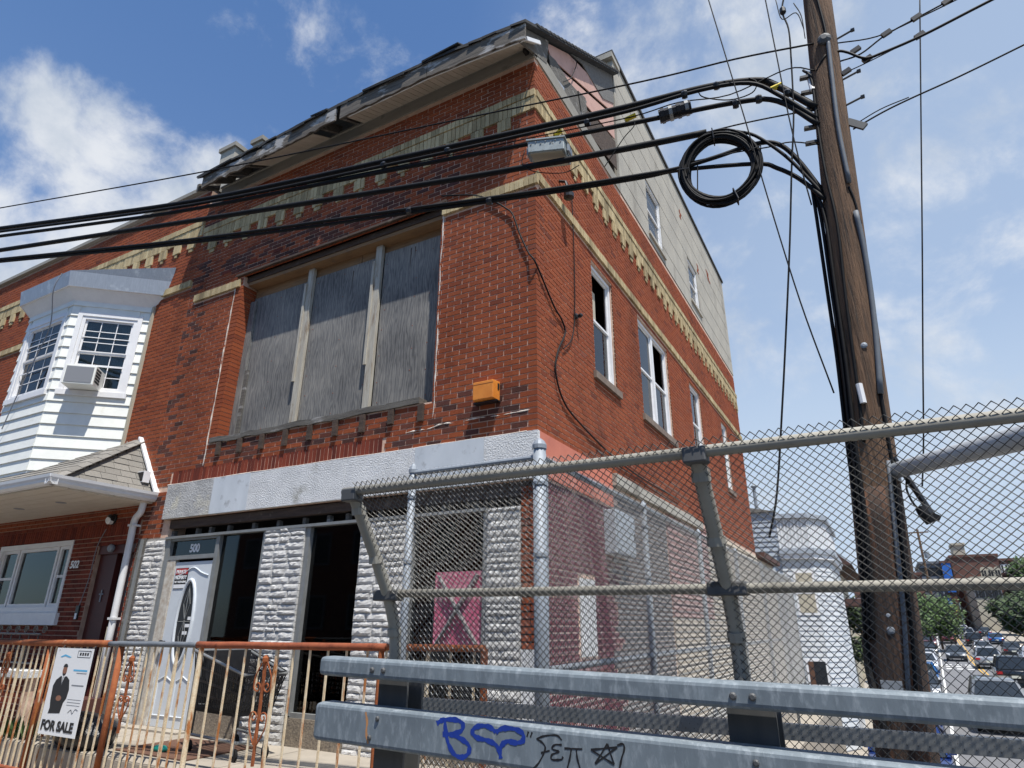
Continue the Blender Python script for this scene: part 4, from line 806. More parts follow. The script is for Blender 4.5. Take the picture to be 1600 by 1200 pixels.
ds = MB().tube(smoothpts([(-6.52, -.10, 2.96), (-6.55, -.10, 2.80), (-6.66, -.09, 2.72), (-6.70, -.08, 2.60), (-6.70, -.075, 2.4)], 5)+[V((-6.70, -.075, 1.2)), V((-6.70, -.075, .1))], .048, 10); ds.build('downspout', ALUM, H, smooth=True)
for z in (2.6, 1.3): bx('downspout_strap', ALUM, H, FT, -6.76, -6.64, z, z+.03, .0, .128)
# low porch wall with iron railing, planting
PW = thing('porch_wall', 'low brick porch wall with white coping and black iron railing by the front steps', 'wall', (-8.5, -1.05, 0))
MB().wbox((-14, -1.14, 0), (-6.45, -1.0, .62)).build('wall_core', MORT, PW)
pt = T((0, -1.14, 0), (1, 0, 0), (0, -1, 0)); pw = [(pt, *q, .006+random.uniform(-.001, .002)) for q in brick_rects(-14, -6.45, 0, .62, [], 0)]; brick_parts(pw, 'wall_brick', BRK2, PW, 200, 'wall_brickwork')
MB().wbox((-14, -1.19, .622), (-6.40, -.95, .70)).build('coping', PAINTW, PW)
for z in (.78, 1.12): MB().tube([(-14, -1.07, z), (-6.5, -1.07, z)], .012, 6).build('railing_bar', BLACKP, PW)
x = -13.8
while x < -6.5:
    MB().tube([(x, -1.07, .70), (x, -1.07, 1.12)], .007, 5).build('railing_picket', BLACKP, PW)
    MB().tube([V((x+.11+.055*math.cos(a_*.7)*(1-a_*.05), -1.07, 1.17+.05*math.sin(a_*.7)*(1-a_*.05))) for a_ in range(14)], .007, 4).build('railing_scroll', BLACKP, PW); x += .22

MB().wbox((-14, -.948, -.003), (-6.62, -.012, .30)).build('bounce_cut_slab', mat('bounce_cut_dark_red', (.085, .03, .025), (.065, .025, .02), .8), PW)  # unseen dark slab, added to cut light bouncing up under the porch
# ------------------------------------------------------------------ things fixed to the corner building
OB = thing('wall_light', 'orange weathered box light on the brick front near the corner', 'light', (-.6, -.1, 3.6))
MB().hexa([FT.p(-.74, 3.57, 0), FT.p(-.46, 3.57, 0), FT.p(-.47, 3.58, .14), FT.p(-.73, 3.58, .14), FT.p(-.74, 3.80, 0), FT.p(-.46, 3.80, 0), FT.p(-.47, 3.79, .14), FT.p(-.73, 3.79, .14)], True).build('housing', ORNG, OB, bevel=.006)
bx('side_slot', BLACKP, OB, T((-.459, 0, 0), (0, -1, 0), (1, 0, 0)), .02, .05, 3.70, 3.77, -.012, .002); bx('lid_seam', RUST, OB, FT, -.735, -.465, 3.755, 3.760, .1395, .1415); bx('wall_plate', BLACKP, OB, FT, -.755, -.445, 3.555, 3.569, .008, .09)
EB = thing('utility_cabinet', 'pale grey meter cabinet on the painted side wall behind the wire fence', 'cabinet', (.1, 2.1, 2.05))
bx('cabinet_box', CARW, EB, ST, 1.80, 2.52, 2.08, 2.62, .0, .16, bevel=.012); bx('cabinet_door', CARW, EB, ST, 1.83, 2.49, 2.11, 2.59, .161, .172); bx('door_latch', BLACKP, EB, ST, 2.44, 2.47, 2.3, 2.38, .173, .185)
SCM = thing('wall_bracket', 'small black cable bracket on the brick side wall', 'bracket', (0, 1.1, 5))
MB().lathe(ST.p(1.11, 5.0, .0), ((.04, 0), (.04, .03), (.02, .05), (.03, .09), (.01, .11)), 10, ST.dn).build('bracket_body', BLACKP, SCM); MB().bar(ST.p(1.03, 4.97, .03), ST.p(1.2, 5.03, .03), .03).build('bracket_arm', BLACKP, SCM)
def wire_thing(name, pts, r, m, label, cat='cable', group=None, k=6, n=5):
    o = MB().tube(smoothpts(pts, n), r, k).build(name, m, smooth=True); return tag(o, label, cat, group)
fr_ = [onY(x, y, -.035) for x, y in ((690, 306), (740, 305), (772, 315), (790, 325), (801, 335), (812, 365), (826, 395))]+[V((.02, -.04, 5.17))]
sd_ = [onX(x, y, .03) for x, y in ((865, 477), (877, 498), (883, 520), (872, 548), (868, 580), (880, 625), (905, 660), (960, 715), (1010, 752), (1060, 780))]
wire_thing('wall_cable', fr_+sd_, .011, BLACK, 'black loose cable sagging around the brick corner and down the side wall')
wire_thing('wall_cable', [onX(x, y, .03) for x, y in ((893, 300), (897, 400), (898, 492), (893, 530), (880, 545))], .007, BLACK, 'thin black wire dropping straight down the brick side wall to the bracket')
VC = thing('vent_lamp', 'small floodlight hanging under the cables by the tan brick band', 'light', tuple(onX(873, 290, .1)))
c = onX(873, 283, .0); MB().tube([c, c+V((.1, 0, -.05)), c+V((.14, 0, -.2))], .02, 7).build('lamp_arm', BLACKP, VC); MB().lathe(c+V((.14, 0, -.2)), ((.03, 0), (.07, -.06), (.07, -.12), (.01, -.13)), 10).build('lamp_head', BLACKP, VC)
# ------------------------------------------------------------------ guard rail
G = thing('guardrail', 'galvanised two-rail bridge guardrail with blue spray-painted B and heart', 'guardrail', (2.5, -3.0, 0))
GY = -3.02
def zg(x, a): return a+ .017*(1.5-x)*1.0
def box_rail(x0, x1, za, zb, y0, y1, m, r=.022):
    """hollow-looking tube rail with rounded edges and rounded left end"""
    mb = MB(); prof = []
    for cx, cz, a0 in ((y1-r, zb-r, 0), (y0+r, zb-r, 90), (y0+r, za+r, 180), (y1-r, za+r, 270)):
        for k in range(4): a = R(a0+k*30); prof.append((cx+r*math.cos(a), cz+r*math.sin(a)))
    xs = [x0, x0+.008, x0+.03]+[x0+.03+(x1-x0-.03)*i/10 for i in range(1, 11)]; n = len(prof)
    cy, cz_ = (y0+y1)/2, (za+zb)/2
    for i, x in enumerate(xs):
        f = (.72, .92, 1)[i] if i < 3 else 1
        mb.v += [(x, cy+(p-cy)*f, zg(x, cz_)+(q-cz_)*f) for p, q in prof]
    for i in range(len(xs)-1):
        for k in range(n): mb.f.append((i*n+k, (i+1)*n+k, (i+1)*n+(k+1) % n, i*n+(k+1) % n))
    mb.f.append(tuple(range(n))); mb.f.append(tuple(reversed(range((len(xs)-1)*n, len(xs)*n))))
    return mb
up = box_rail(.22, 7.5, .985, 1.078, GY, GY+.10, GALV).build('upper_rail', GALV, G, smooth=False)
lo = box_rail(.22, 7.5, .685, .862, GY, GY+.12, GALV).build('lower_rail', GALV, G)
for x in (.62, 2.36, 4.3, 6.2):
    MB().wbox((x-.09, GY+.125, -.15), (x+.09, GY+.14, 1.02)).build('post_flange', GALVD, G); MB().wbox((x-.008, GY+.14, -.15), (x+.008, GY+.25, 1.02)).build('post_web', GALVD, G); MB().wbox((x-.09, GY+.25, -.15), (x+.09, GY+.265, 1.02)).build('post_flange', GALVD, G)
    MB().wbox((x-.17, GY+.1, -.16), (x+.17, GY+.42, -.13)).build('base_plate', GALVD, G)
    for dx in (-.035, .035):
        MB().lathe((x+dx, GY-.001, zg(x, 1.03)), ((.014, 0), (.014, .004), (.008, .010)), 10, (0, -1, 0)).build('bolt', GALVD, G); MB().lathe((x+dx*.6, GY-.001, zg(x, .775)+dx*1.2), ((.012, 0), (.012, .004), (.007, .009)), 10, (0, -1, 0)).build('bolt', GALVD, G)
def stroke(pts, r, m, name, par, y=GY-.0006):
    p = [onY(480+a/2.2222, 1000+b/2.2222, y) for a, b in pts]; p = smoothpts(p, 5); mb = MB(); i0 = 0
    for j, q in enumerate(p):
        t = (p[min(j+1, len(p)-1)]-p[max(j-1, 0)]).normalized(); n_ = V((-t.z, 0, t.x)); rr_ = r*(1+.22*math.sin(j*.9+len(pts))+.12*math.sin(j*2.3)); mb.v += [tuple(q+n_*rr_), tuple(q-n_*rr_)]
    for j in range(len(p)-1): mb.f.append((2*j, 2*j+1, 2*j+3, 2*j+2))
    return mb.build(name, m, par)
bl = [[(450, 290), (462, 282), (480, 276), (520, 278), (540, 292), (535, 315), (505, 326), (470, 327)], [(478, 272), (480, 310), (490, 360), (512, 398), (540, 407), (560, 392), (560, 365), (532, 342), (495, 327)],
      [(655, 320), (632, 302), (602, 298), (578, 308), (575, 325), (592, 340), (622, 348), (652, 362), (667, 385), (672, 412)], [(655, 320), (680, 307), (720, 309), (748, 325), (748, 350), (725, 357), (695, 352), (676, 365), (668, 385)]]
for i, s_ in enumerate(bl): stroke(s_, .0098, BLUEI, 'blue_graffiti', lo, GY-.0007-.0002*i)
bk = [[(768, 318), (763, 336)], [(781, 320), (775, 338)], [(884, 348), (865, 331), (825, 333), (796, 343)], [(796, 343), (818, 358), (826, 380), (805, 425), (784, 448)], [(812, 392), (842, 384)],
      [(884, 364), (860, 364), (850, 378), (874, 388), (850, 398), (850, 415), (882, 415), (888, 405)], [(893, 376), (955, 379)], [(917, 378), (912, 410), (903, 446)], [(934, 379), (938, 412), (948, 448)],
      [(985, 381), (1076, 372)], [(1076, 372), (1000, 430)], [(1000, 430), (1042, 360)], [(1042, 360), (1066, 432)], [(1066, 432), (985, 381)], [(1076, 366), (1096, 361), (1101, 378), (1092, 410), (1084, 448)]]
for i, s_ in enumerate(bk): stroke(s_, .0036, BLKI, 'black_graffiti', lo, GY-.0007-.00005*i)
stroke([(203, 250), (208, 285), (205, 320), (211, 360)], .006, OMARK, 'orange_mark', lo)
# ------------------------------------------------------------------ chain-link fence on the bridge
CF = thing('bridge_fence', 'tall dark chain-link fence with curved posts behind the guardrail', 'fence', (2.3, -2.6, 0))
PROF = smoothpts([V((0, -2.60, .02)), V((0, -2.60, .6)), V((0, -2.60, 1.12)), V((0, -2.66, 1.34)), V((0, -2.78, 1.54)), V((0, -2.92, 1.74)), V((0, -3.07, 1.955)), V((0, -3.10, 2.01))], 6)
plen = [0]
for a, b in zip(PROF, PROF[1:]): plen.append(plen[-1]+(b-a).length)
def prof_at(s):
    s = max(0, min(s, plen[-1]))
    for i in range(len(PROF)-1):
        if s <= plen[i+1]: return PROF[i].lerp(PROF[i+1], (s-plen[i])/max(1e-6, plen[i+1]-plen[i]))
    return PROF[-1]
def chain(u0, u1, smax, posf, w, h, r, k, jit=.0006, edge=None):
    mb = MB(); n = int((u1-u0)/w)
    steps = int(smax/(h/2))
    for i in range(n+1):
        pts = []
        for j in range(steps+1):
            u = u0+i*w+(w/2 if j % 2 else 0); s = j*h/2
            if u > u1+.02: u = u1
            pts.append(posf(u+random.uniform(-jit, jit), s, .002 if j % 2 else -.002))
        mb.tube(pts, r, k, cap=False)
        if i and False: pass
    # second family mirrored so that neighbouring wires close the diamonds
    for i in range(n+1):
        pts = []
        for j in range(steps+1):
            u = u0+i*w+(w/2 if j % 2 else w); s = j*h/2
            pts.append(posf(u+random.uniform(-jit, jit), s, -.002 if j % 2 else .002))
        mb.tube(pts, r, k, cap=False)
    return mb
def pf1(u, s, o): p = prof_at(s); return V((u, p.y-o, p.z))
chain(.40, 6.05, plen[-1], pf1, .0365, .0365, .0024, 4).build('chain_link_mesh', WIRE, CF, kind='stuff')
for x in (.36, 2.28, 4.2, 6.12):
    pts = [V((x, q.y+.03, q.z)) for q in PROF if q.z < 1.97]; pts[-1] = V((x, pts[-1].y, 1.96)); MB().tube(pts, .034, 10).build('curved_post', OLDP, CF, smooth=True)
    for z_ in (1.2, 1.62, 1.86):
        q = min(PROF, key=lambda a: abs(a.z-z_)); MB().tube([V((x, q.y+.03, q.z-.02)), V((x, q.y+.022, q.z+.02))], .041, 10).build('post_clamp', OLDP, CF)
    q = min(PROF, key=lambda a: abs(a.z-1.42)); MB().wbox((x-.085, q.y-.01, 1.385), (x+.085, q.y+.075, 1.445)).build('rail_bracket', GALVD, CF, bevel=.008); MB().wbox((x-.05, -3.08, 1.90), (x+.05, -3.0, 1.97)).build('rail_bracket', GALVD, CF, bevel=.008)
q = min(PROF, key=lambda a: abs(a.z-1.42))
MB().tube([(.30, -3.045, 1.957), (2.28, -3.045, 1.95), (6.2, -3.045, 1.935)], .026, 10).build('top_rail', OLDP, CF, smooth=True)
MB().tube([(.36, q.y+.028, 1.425), (2.28, q.y+.028, 1.415), (6.2, q.y+.028, 1.405)], .023, 10).build('middle_rail', OLDP, CF, smooth=True)
MB().wbox((.36, -2.60, .825), (6.2, -2.56, .885)).build('lower_rail', FRAMEG, CF)
# ------------------------------------------------------------------ galvanised fence round the side passage
SF = thing('side_fence', 'galvanised chain-link fence running along the painted side wall', 'fence', (.85, 3, 0))
FX, FYC, FT_ = .85, -1.66, 2.44
for i, (x, y, r) in enumerate([(-.30, FYC, .03), (FX, FYC, .048)]+[(FX, yy, .030) for yy in (.75, 3.1, 5.6, 8.2, 10.8, 13.0)]):
    MB().tube([(x, y, -.8 if y > -1 else -.25), (x, y, FT_+(.06 if r > .04 else 0))], r, 12).build('fence_post', GALVP, SF, smooth=True)
    MB().lathe((x, y, FT_+(.06 if r > .04 else .0)), ((r+.006, -.03), (r+.006, .0), (r*.8, .03), (r*.3, .05)), 12).build('post_cap', GALVP, SF)
    for z_ in (.4, .9, 1.7, 2.2): MB().tube([(x, y, z_), (x, y, z_+.025)], r+.006, 10).build('tension_band', GALVP, SF)
MB().tube([(FX, FYC, FT_-.03), (FX, 13.0, FT_-.03)], .024, 10).build('top_rail', GALVP, SF); MB().tube([(FX, FYC, .98), (FX, .75, 1.0), (FX, 13.0, 1.02)], .024, 10).build('middle_rail', GALVP, SF)
MB().tube([(-.30, FYC, FT_-.03), (FX, FYC, FT_-.03)], .022, 10).build('top_rail', GALVP, SF)
chain(-.28, .80, 2.42, lambda u, s, o: V((u, FYC-o, .02+s)), .042, .042, .0017, 3).build('chain_link_mesh', WIRE2, SF, kind='stuff')
chain(FYC+.03, 12.9, 2.42, lambda u, s, o: V((FX+.03+o, u, .02+s)), .042, .042, .0017, 3).build('chain_link_mesh', WIRE2, SF, kind='stuff')
MB().tube([(FX+.03, FYC+.03, .4), (FX+.03, FYC+.06, 2.3)], .008, 5).build('tension_bar', GALVP, SF)
# ------------------------------------------------------------------ rusty pipe railing before the shop
RF = thing('rusty_railing', 'rusty pipe railing with flaking cream bars in front of the shops', 'railing', (-3, -1.42, 0))
RY = -1.42
def X_(px): return onY(px, 1006, RY).x
def zt(x): return 1.085+.010*(x+1)
xl, x1_, x2_, x3_, xr = -8.4, X_(38), X_(172), X_(310), X_(757)
for a, b, m, r in ((xl, x1_, RUSTO, .028), (x1_, x2_, RUSTO, .036), (x2_, x3_, GREYPIPE, .027), (x3_, X_(605), RUST, .031), (X_(605), xr, RUSTO, .026)):
    n = 14; MB().tube([(a+(b-a)*i/n, RY, zt(a+(b-a)*i/n)+random.uniform(-.002, .002)) for i in range(n+1)], [r*random.uniform(.96, 1.05) for _ in range(n+1)], 10).build('top_rail', m, RF, smooth=True)
MB().tube([(xl, RY, -.23), (xr, RY, -.21)], .02, 8).build('bottom_rail', RUST, RF)
x = xl+.05; i = 0
while x < xr:
    sp = .118 if x < x3_ else .205; thick = (i % 8 == 3)
    if not (X_(86) < x < X_(146) and False): MB().bar((x, RY, -.22), (x+random.uniform(-.006, .006), RY, zt(x)-.01), .024 if thick else .0145).build('bar', RUSTW, RF)
    x += sp*random.uniform(.94, 1.06); i += 1
for px_ in (80, 190): MB().tube([(X_(px_), RY+.01, -.25), (X_(px_), RY+.01, zt(X_(px_)))], .03, 10).build('post', RUSTO, RF, smooth=True)
MB().tube([(x3_+.06, RY, -.25), (x3_+.06, RY, zt(x3_))], .024, 10).build('post', RUSTW, RF); MB().tube([(X_(597), RY, -.25), (X_(597), RY, zt(0))], .024, 8).build('post', RUSTO, RF); MB().tube([(xr, RY, -.25), (xr, RY, zt(0))], .028, 8).build('post', RUSTO, RF)
def spiral(cx, cz, r0, turns, dirn, a0, n=26): return [V((cx+r0*(1-.78*i/n)*math.cos(a0+dirn*2*math.pi*turns*i/n), RY-.012, cz+r0*(1-.78*i/n)*math.sin(a0+dirn*2*math.pi*turns*i/n))) for i in range(n+1)]
def scroll(x, zc, s, m=RUSTO):
    for d_ in (-1, 1):
        for zc_, fl in ((zc+.19*s, 1), (zc-.10*s, -1)):
            MB().tube([V((x, RY-.012, zc_+.0*s))]+smoothpts([V((x+d_*.02*s, RY-.012, zc_+fl*.17*s)), V((x+d_*.09*s, RY-.012, zc_+fl*.05*s)), V((x+d_*.10*s, RY-.012, zc_-fl*.03*s))], 5)+spiral(x+d_*.055*s, zc_-fl*.03*s, .045*s, 1.2, -d_*fl, 0 if d_ > 0 else math.pi), .0065, 5).build('scroll_ornament', m, RF)
    MB().bar((x, RY-.006, zc-.42*s), (x, RY-.006, zc+.40*s), .02).build('scroll_bar', m, RF); MB().lathe((x, RY-.01, zc+.36*s), ((.012, -.03), (.03, -.01), (.03, .02), (.01, .04)), 8).build('scroll_knob', m, RF)
scroll(X_(435)-.12, .58, 1.05); scroll(X_(222)-.1, .60, .85); scroll(X_(112)-.14, .45, .8); scroll(X_(20), .6, .8)
# for-sale sign tied to the railing
SG = thing('for_sale_sign', 'white for-sale sign with a suited man tied to the rusty railing', 'sign', (-5.2, -1.5, .1))
s_tl, s_tr, s_bl = onY(90, 1012, -1.50), onY(146, 1016, -1.50), onY(59, 1146, -1.50)
su = (s_tr-s_tl); sv = (s_bl-s_tl); st = T(s_bl, (1, 0, 0), (0, -1, 0)); SWD, SHT = abs(su.x)+.0, abs(sv.z)
st.o = V((s_tl.x+.0, -1.49, s_bl.z)); 
def sg(name, m, a, b, c, d_, w=.0065): return MB().box(T(V((st.o.x, st.o.y, 0)), (1, 0, 0), (0, -1, 0)), a*SWD, b*SWD, st.o.z+c*SHT, st.o.z+d_*SHT, w-.0006, w).build(name, m, SG)
MB().box(T(V((st.o.x, st.o.y, 0)), (1, 0, 0), (0, -1, 0)), 0, SWD, st.o.z, st.o.z+SHT, 0, .0055).build('sign_board', SPRW, SG)
def sp_(name, m, pts, w=.0066): return MB().prism([V((st.o.x+u*SWD, st.o.y-w, st.o.z+v*SHT)) for u, v in pts], (0, -.0006, 0)).build(name, m, SG)
sp_('print_suit', SPRK, ((.17, .30), (.14, .38), (.12, .55), (.17, .62), (.28, .67), (.33, .66), (.44, .67), (.53, .63), (.58, .52), (.56, .42), (.50, .37), (.47, .25), (.15, .235)))
sp_('print_shirt', SPRW, ((.31, .675), (.345, .58), (.39, .675)), .0073); sp_('print_tie', SPRG, ((.335, .665), (.35, .56), (.365, .665)), .0079)
sp_('print_face', SPRS, [(.35+.058*math.cos(a), .735+.062*math.sin(a)) for a in [i*math.pi/8 for i in range(16)]]); sp_('print_hair', SPRK, [(.352+.062*math.cos(a), .775+.04*math.sin(a)) for a in [i*math.pi/7 for i in range(8)]], .0072); sp_('print_beard', SPRK, ((.305, .71), (.32, .68), (.35, .668), (.38, .68), (.397, .71), (.35, .695)), .0073)
sp_('print_neck', SPRS, ((.315, .69), (.335, .655), (.37, .655), (.385, .69)), .0069); sp_('print_hands', SPRS, [(.35+.075*math.cos(a), .415+.032*math.sin(a)) for a in [i*math.pi/6 for i in range(12)]], .0074)
sp_('print_logo', SPRB, ((.14, .895), (.27, .925), (.45, .895), (.40, .888), (.27, .905), (.18, .888)))
for a, b, c, d_ in ((.60, .95, .975, .968), (.60, .95, .90, .893), (.60, .61, .90, .97), (.94, .95, .90, .97)): sg('print_frame', SPRK, a, b, min(c, d_), max(c, d_))
for k in range(4): sg('print_mark', SPRK, .655+k*.065, .70+k*.065, .918, .952)
sg('print_blue_bar', SPRB, .58, .95, .735, .755); sg('print_grey_bar', SPRG, .68, .95, .708, .718); sg('print_grey_bar', SPRG, .62, .94, .565, .58)
for k in range(3): sg('print_grey_bar', SPRG, .60, .95, .41-k*.032, .416-k*.032)
MB().tube(smoothpts([V((st.o.x+u*SWD, st.o.y-.007, st.o.z+v*SHT)) for u, v in ((.68, .265), (.75, .30), (.80, .26), (.86, .31), (.93, .30))]), .0018, 4).build('print_signature', SPRK, SG)
tt = T(V((st.o.x, st.o.y, 0)), (1, 0, 0), (0, -1, 0))
text_obj('sign_lettering', 'FOR SALE', .150*SHT, tt, .045*SWD, st.o.z+.055*SHT, .0078, SPRK, SG, bold=.006, xs=1.12*SWD/.70)
for u in (.08, .92): MB().tube([V((st.o.x+u*SWD, st.o.y-.008, st.o.z+.97*SHT)), V((st.o.x+u*SWD, -1.44, st.o.z+1.04*SHT))], .005, 5).build('cable_tie', SPRK, SG)
# ------------------------------------------------------------------ shopping cart, bag, mat
SC = thing('shopping_cart', 'black plastic shopping cart with grey rim parked by the stall riser', 'shopping cart', (-3.3, -.75, 0))
ct = Matrix.Translation((-3.25, -.62, 0)) @ Matrix.Rotation(R(-14), 4, 'Z')
def cp(x, y, z): return ct @ V((x, y, z))
# basket: handle end at -x, nose at +x ; top ring wider than bottom
top = [cp(-.52, -.30, .98), cp(.55, -.22, .78), cp(.55, .22, .78), cp(-.52, .30, .98)]; bot = [cp(-.44, -.26, .42), cp(.40, -.18, .42), cp(.40, .18, .42), cp(-.44, .26, .42)]
def wall_grid(a0, a1, b1, b0, nu, nv, name):    # slotted plastic wall: verticals and horizontals
    mb = MB()
    for i in range(nu+1): f = i/nu; mb.bar(b0.lerp(b1, f), a0.lerp(a1, f), .012, .006, up=(0, 0, 1))
    for j in range(nv+1): f = j/nv; mb.bar(b0.lerp(a0, f), b1.lerp(a1, f), .008, .022 if 0 < j < nv else .05)
    return mb.build(name, BLACKP, SC)
for i, nm, nu in ((0, 'basket_side', 26), (1, 'basket_nose', 12), (2, 'basket_side', 26), (3, 'basket_gate', 12)): wall_grid(top[i], top[(i+1) % 4], bot[(i+1) % 4], bot[i], nu, 4, nm)
wall_grid(bot[0], bot[1], bot[2], bot[3], 22, 8, 'basket_floor')
MB().tube(top+[top[0]], .017, 8, cap=False).build('basket_rim', FRAMEG, SC, smooth=False)
MB().tube([cp(-.60, -.29, 1.04), cp(-.60, .29, 1.04)], .019, 10).build('handle', mat('grey_handle', (.40, .41, .42), None, .4), SC, smooth=True)
for s_ in (-1, 1): MB().tube(smoothpts([cp(-.60, s_*.28, 1.04), cp(-.56, s_*.28, 1.0), cp(-.50, s_*.28, .95), cp(-.42, s_*.25, .42), cp(-.42, s_*.25, .16)]), .014, 8).build('frame_tube', BLACKP, SC)
mb = MB()
for s_ in (-1, 1): mb.tube([cp(-.42, s_*.25, .17), cp(.45, s_*.16, .17)], .015, 8)
mb.tube([cp(.45, -.16, .17), cp(.45, .16, .17)], .015, 8); mb.build('chassis', FRAMEG, SC)
for x, y in ((-.42, -.25), (-.42, .25), (.42, -.16), (.42, .16)):
    wh = MB().lathe(cp(x, y-.012, .06), ((.03, 0), (.06, 0), (.06, .024), (.03, .024)), 14, ct.to_3x3() @ V((0, 1, 0))).build('wheel', BLACK, SC); MB().bar(cp(x, y-.02, .06), cp(x, y-.02, .17), .03, .008).build('caster_fork', FRAMEG, SC)
bx('child_seat_back', BLACKP, SC, T(ct @ V((-.33, -.24, 0)), ct.to_3x3() @ V((0, 1, 0)), ct.to_3x3() @ V((-1, 0, 0))), 0, .48, .70, .98, 0, .02)
bm = bmesh.new(); bmesh.ops.create_icosphere(bm, subdivisions=4, radius=.5)
import mathutils
for v in bm.verts:
    n_ = mathutils.noise.noise(v.co*3.1)*.16+mathutils.noise.noise(v.co*8)*.06; v.co = v.co*(1+n_); v.co.z = max(-.34, v.co.z)*.62; v.co.x *= .95; v.co.y *= .5; v.co.z *= .62
me = bpy.data.meshes.new('refuse_bag'); bm.to_mesh(me); bm.free(); me.materials.append(BAG); me.shade_smooth(); o = bpy.data.objects.new('refuse_bag', me); COL.objects.link(o); o.location = (-4.95, -1.15, .15); tag(o, 'black refuse bag slumped behind the rusty railing', 'refuse bag')
o = MB().wbox((-4.45, -1.1, .008), (-3.3, -.25, .02)).build('door_mat', MATT); o.rotation_euler = (0, 0, 0); tag(o, 'brown carpet mat on the pavement by the white door', 'mat')
o = MB().lathe((-3.98, -.95, .045), ((.03, 0), (.034, .02), (.034, .12), (.015, .15), (.015, .17)), 12, (1, .1, 0)).build('bottle', TEAL, smooth=True); tag(o, 'teal plastic bottle lying on the brown mat', 'bottle')
for i, (x, y, h) in enumerate(((-6.3, -1.22, .28), (-5.98, -1.2, .2), (-7.6, -1.24, .35))):
    mb = MB()
    for k in range(60):
        b = V((x+random.gauss(0, .09), y+random.gauss(0, .05), 0)); tpt = b+V((random.gauss(0, .1), random.gauss(0, .08), h*random.uniform(.4, 1))); w_ = V((random.uniform(-1, 1), random.uniform(-1, 1), 0)).normalized()*.018; md = b.lerp(tpt, .6)
        mb.quad(b-w_*.2, md-w_, tpt, md+w_)
    tag(mb.build('weed', LEAF), ['green weed behind the for-sale sign at the porch wall', 'smallest weed at the right end of the porch wall', 'tall weed at the left end of the porch wall'][i], 'plant', 'weeds along the porch wall')
# ------------------------------------------------------------------ utility pole
PY = -1.40
UP = thing('utility_pole', 'leaning weathered wooden utility pole with conduit and black risers', 'utility pole', (2.7, PY, -2.5))
pb_, pt_ = onY(1396, 1000, PY), onY(1277, 0, PY); pdir = (pt_-pb_)/(pt_.z-pb_.z)
def pole_c(z): return pb_+pdir*(z-pb_.z)
def pole_r(z): return .150-.0085*z if z > 0 else .150-.004*z
def pole_seg(z0, z1, m, name):
    mb = MB(); k = 28; n = 26
    for i in range(n+1):
        z = z0+(z1-z0)*i/n; c = pole_c(z)
        for q in range(k):
            a = 2*math.pi*q/k; r = pole_r(z)*(1+.035*mathutils.noise.noise(V((math.cos(a)*2.2, math.sin(a)*2.2, z*.35)))+.02*mathutils.noise.noise(V((math.cos(a)*9, math.sin(a)*9, z*.6)))); mb.v.append((c.x+r*math.cos(a), c.y+r*math.sin(a), z))
    for i in range(n):
        for q in range(k): mb.f.append((i*k+q, i*k+(q+1) % k, (i+1)*k+(q+1) % k, (i+1)*k+q))
    mb.f.append(tuple(range(n*k, n*k+k))); return mb.build(name, m, UP, smooth=True)
pole_seg(2.02, 9.5, POLE, 'pole_shaft'); pole_seg(-3.0, 2.02, CREO, 'pole_butt')
def on_pole(x, y, off=.0):          # point on the pole's visible surface under a pixel
    best = None; d = ray(x, y)
    lo_, hi_ = 2.0, 9.0
    for k in range(700):
        p = CAM+d*(lo_+k*.01); c = pole_c(p.z); r = pole_r(p.z)+off
        if math.hypot(p.x-c.x, p.y-c.y) <= r: return p
    p = onY(x, y, PY); return p
def riser(name, pts, r, m, k=7): return MB().tube(smoothpts([on_pole(*p, r*.9) for p in pts], 5), r, k).build(name, m, UP, smooth=True)
riser('conduit', ((1293, 58), (1300, 120), (1310, 200), (1327, 285)), .015, GREYPIPE); riser('conduit', ((1337, 330), (1352, 400), (1366, 500), (1376, 615)), .017, GREYPIPE); riser('conduit', ((1388, 720), (1402, 860), (1412, 960), (1420, 1090)), .012, GREYPIPE)
riser('riser_cable', ((1255, 110), (1268, 125), (1278, 200), (1290, 270), (1308, 350), (1322, 470), (1338, 590), (1350, 690)), .010, BLACK); riser('riser_cable', ((1326, 292), (1334, 310), (1345, 350)), .008, BLACK); riser('riser_cable', ((1376, 615), (1385, 670), (1396, 740), (1412, 880), (1424, 980), (1432, 1090)), .011, BLACK)
riser('riser_cable', ((1272, -20), (1288, 40), (1291, 60)), .009, BLACK)
for dx in (0, 7, 13): riser('riser_cable', ((1268+dx*.3, 290), (1276+dx, 340), (1292+dx, 450), (1308+dx, 560), (1322+dx, 680), (1338+dx, 800), (1347+dx, 900), (1352+dx, 1000)), .012, BLACK)
MB().tube(smoothpts([on_pole(1352, 1000, .01), on_pole(1358, 1050, .015), V(on_pole(1372, 1100, .02)), on_pole(1385, 1160, .02)]), .02, 7).build('riser_cable', BLACK, UP)
for (x, y, h) in ((1263, 115, 26), (1342, 600, 30)):
    a, b = on_pole(x, y, .012), on_pole(x+7, y+h, .012); MB().tube([a, b], .019, 8).build('cable_marker', WHITE, UP)
for x, y in ((1318, 62), (1326, 126), (1334, 165)):
    z_ = onY(x, y, PY).z; p = pole_c(z_)+V((pole_r(z_)*.93, -.03, 0)); MB().tube([p, p+V((.11, -.02, .01))], .008, 6).build('through_bolt', GALVD, UP); MB().lathe(p+V((.11, -.02, .01)), ((.016, -.012), (.016, .012)), 6, (1, 0, 0)).build('bolt_nut', GALVD, UP)
for x, y in ((1258, 152), (1262, 178), (1268, 205), (1272, 228), (1258, 128)):
    z_ = onY(x, y, PY).z; p = pole_c(z_)+V((-pole_r(z_)*.93, -.03, 0)); MB().bar(p+V((.02, 0, 0)), p+V((-.08, -.02, .0)), .035, .02).build('cable_clamp', BLACKP, UP)
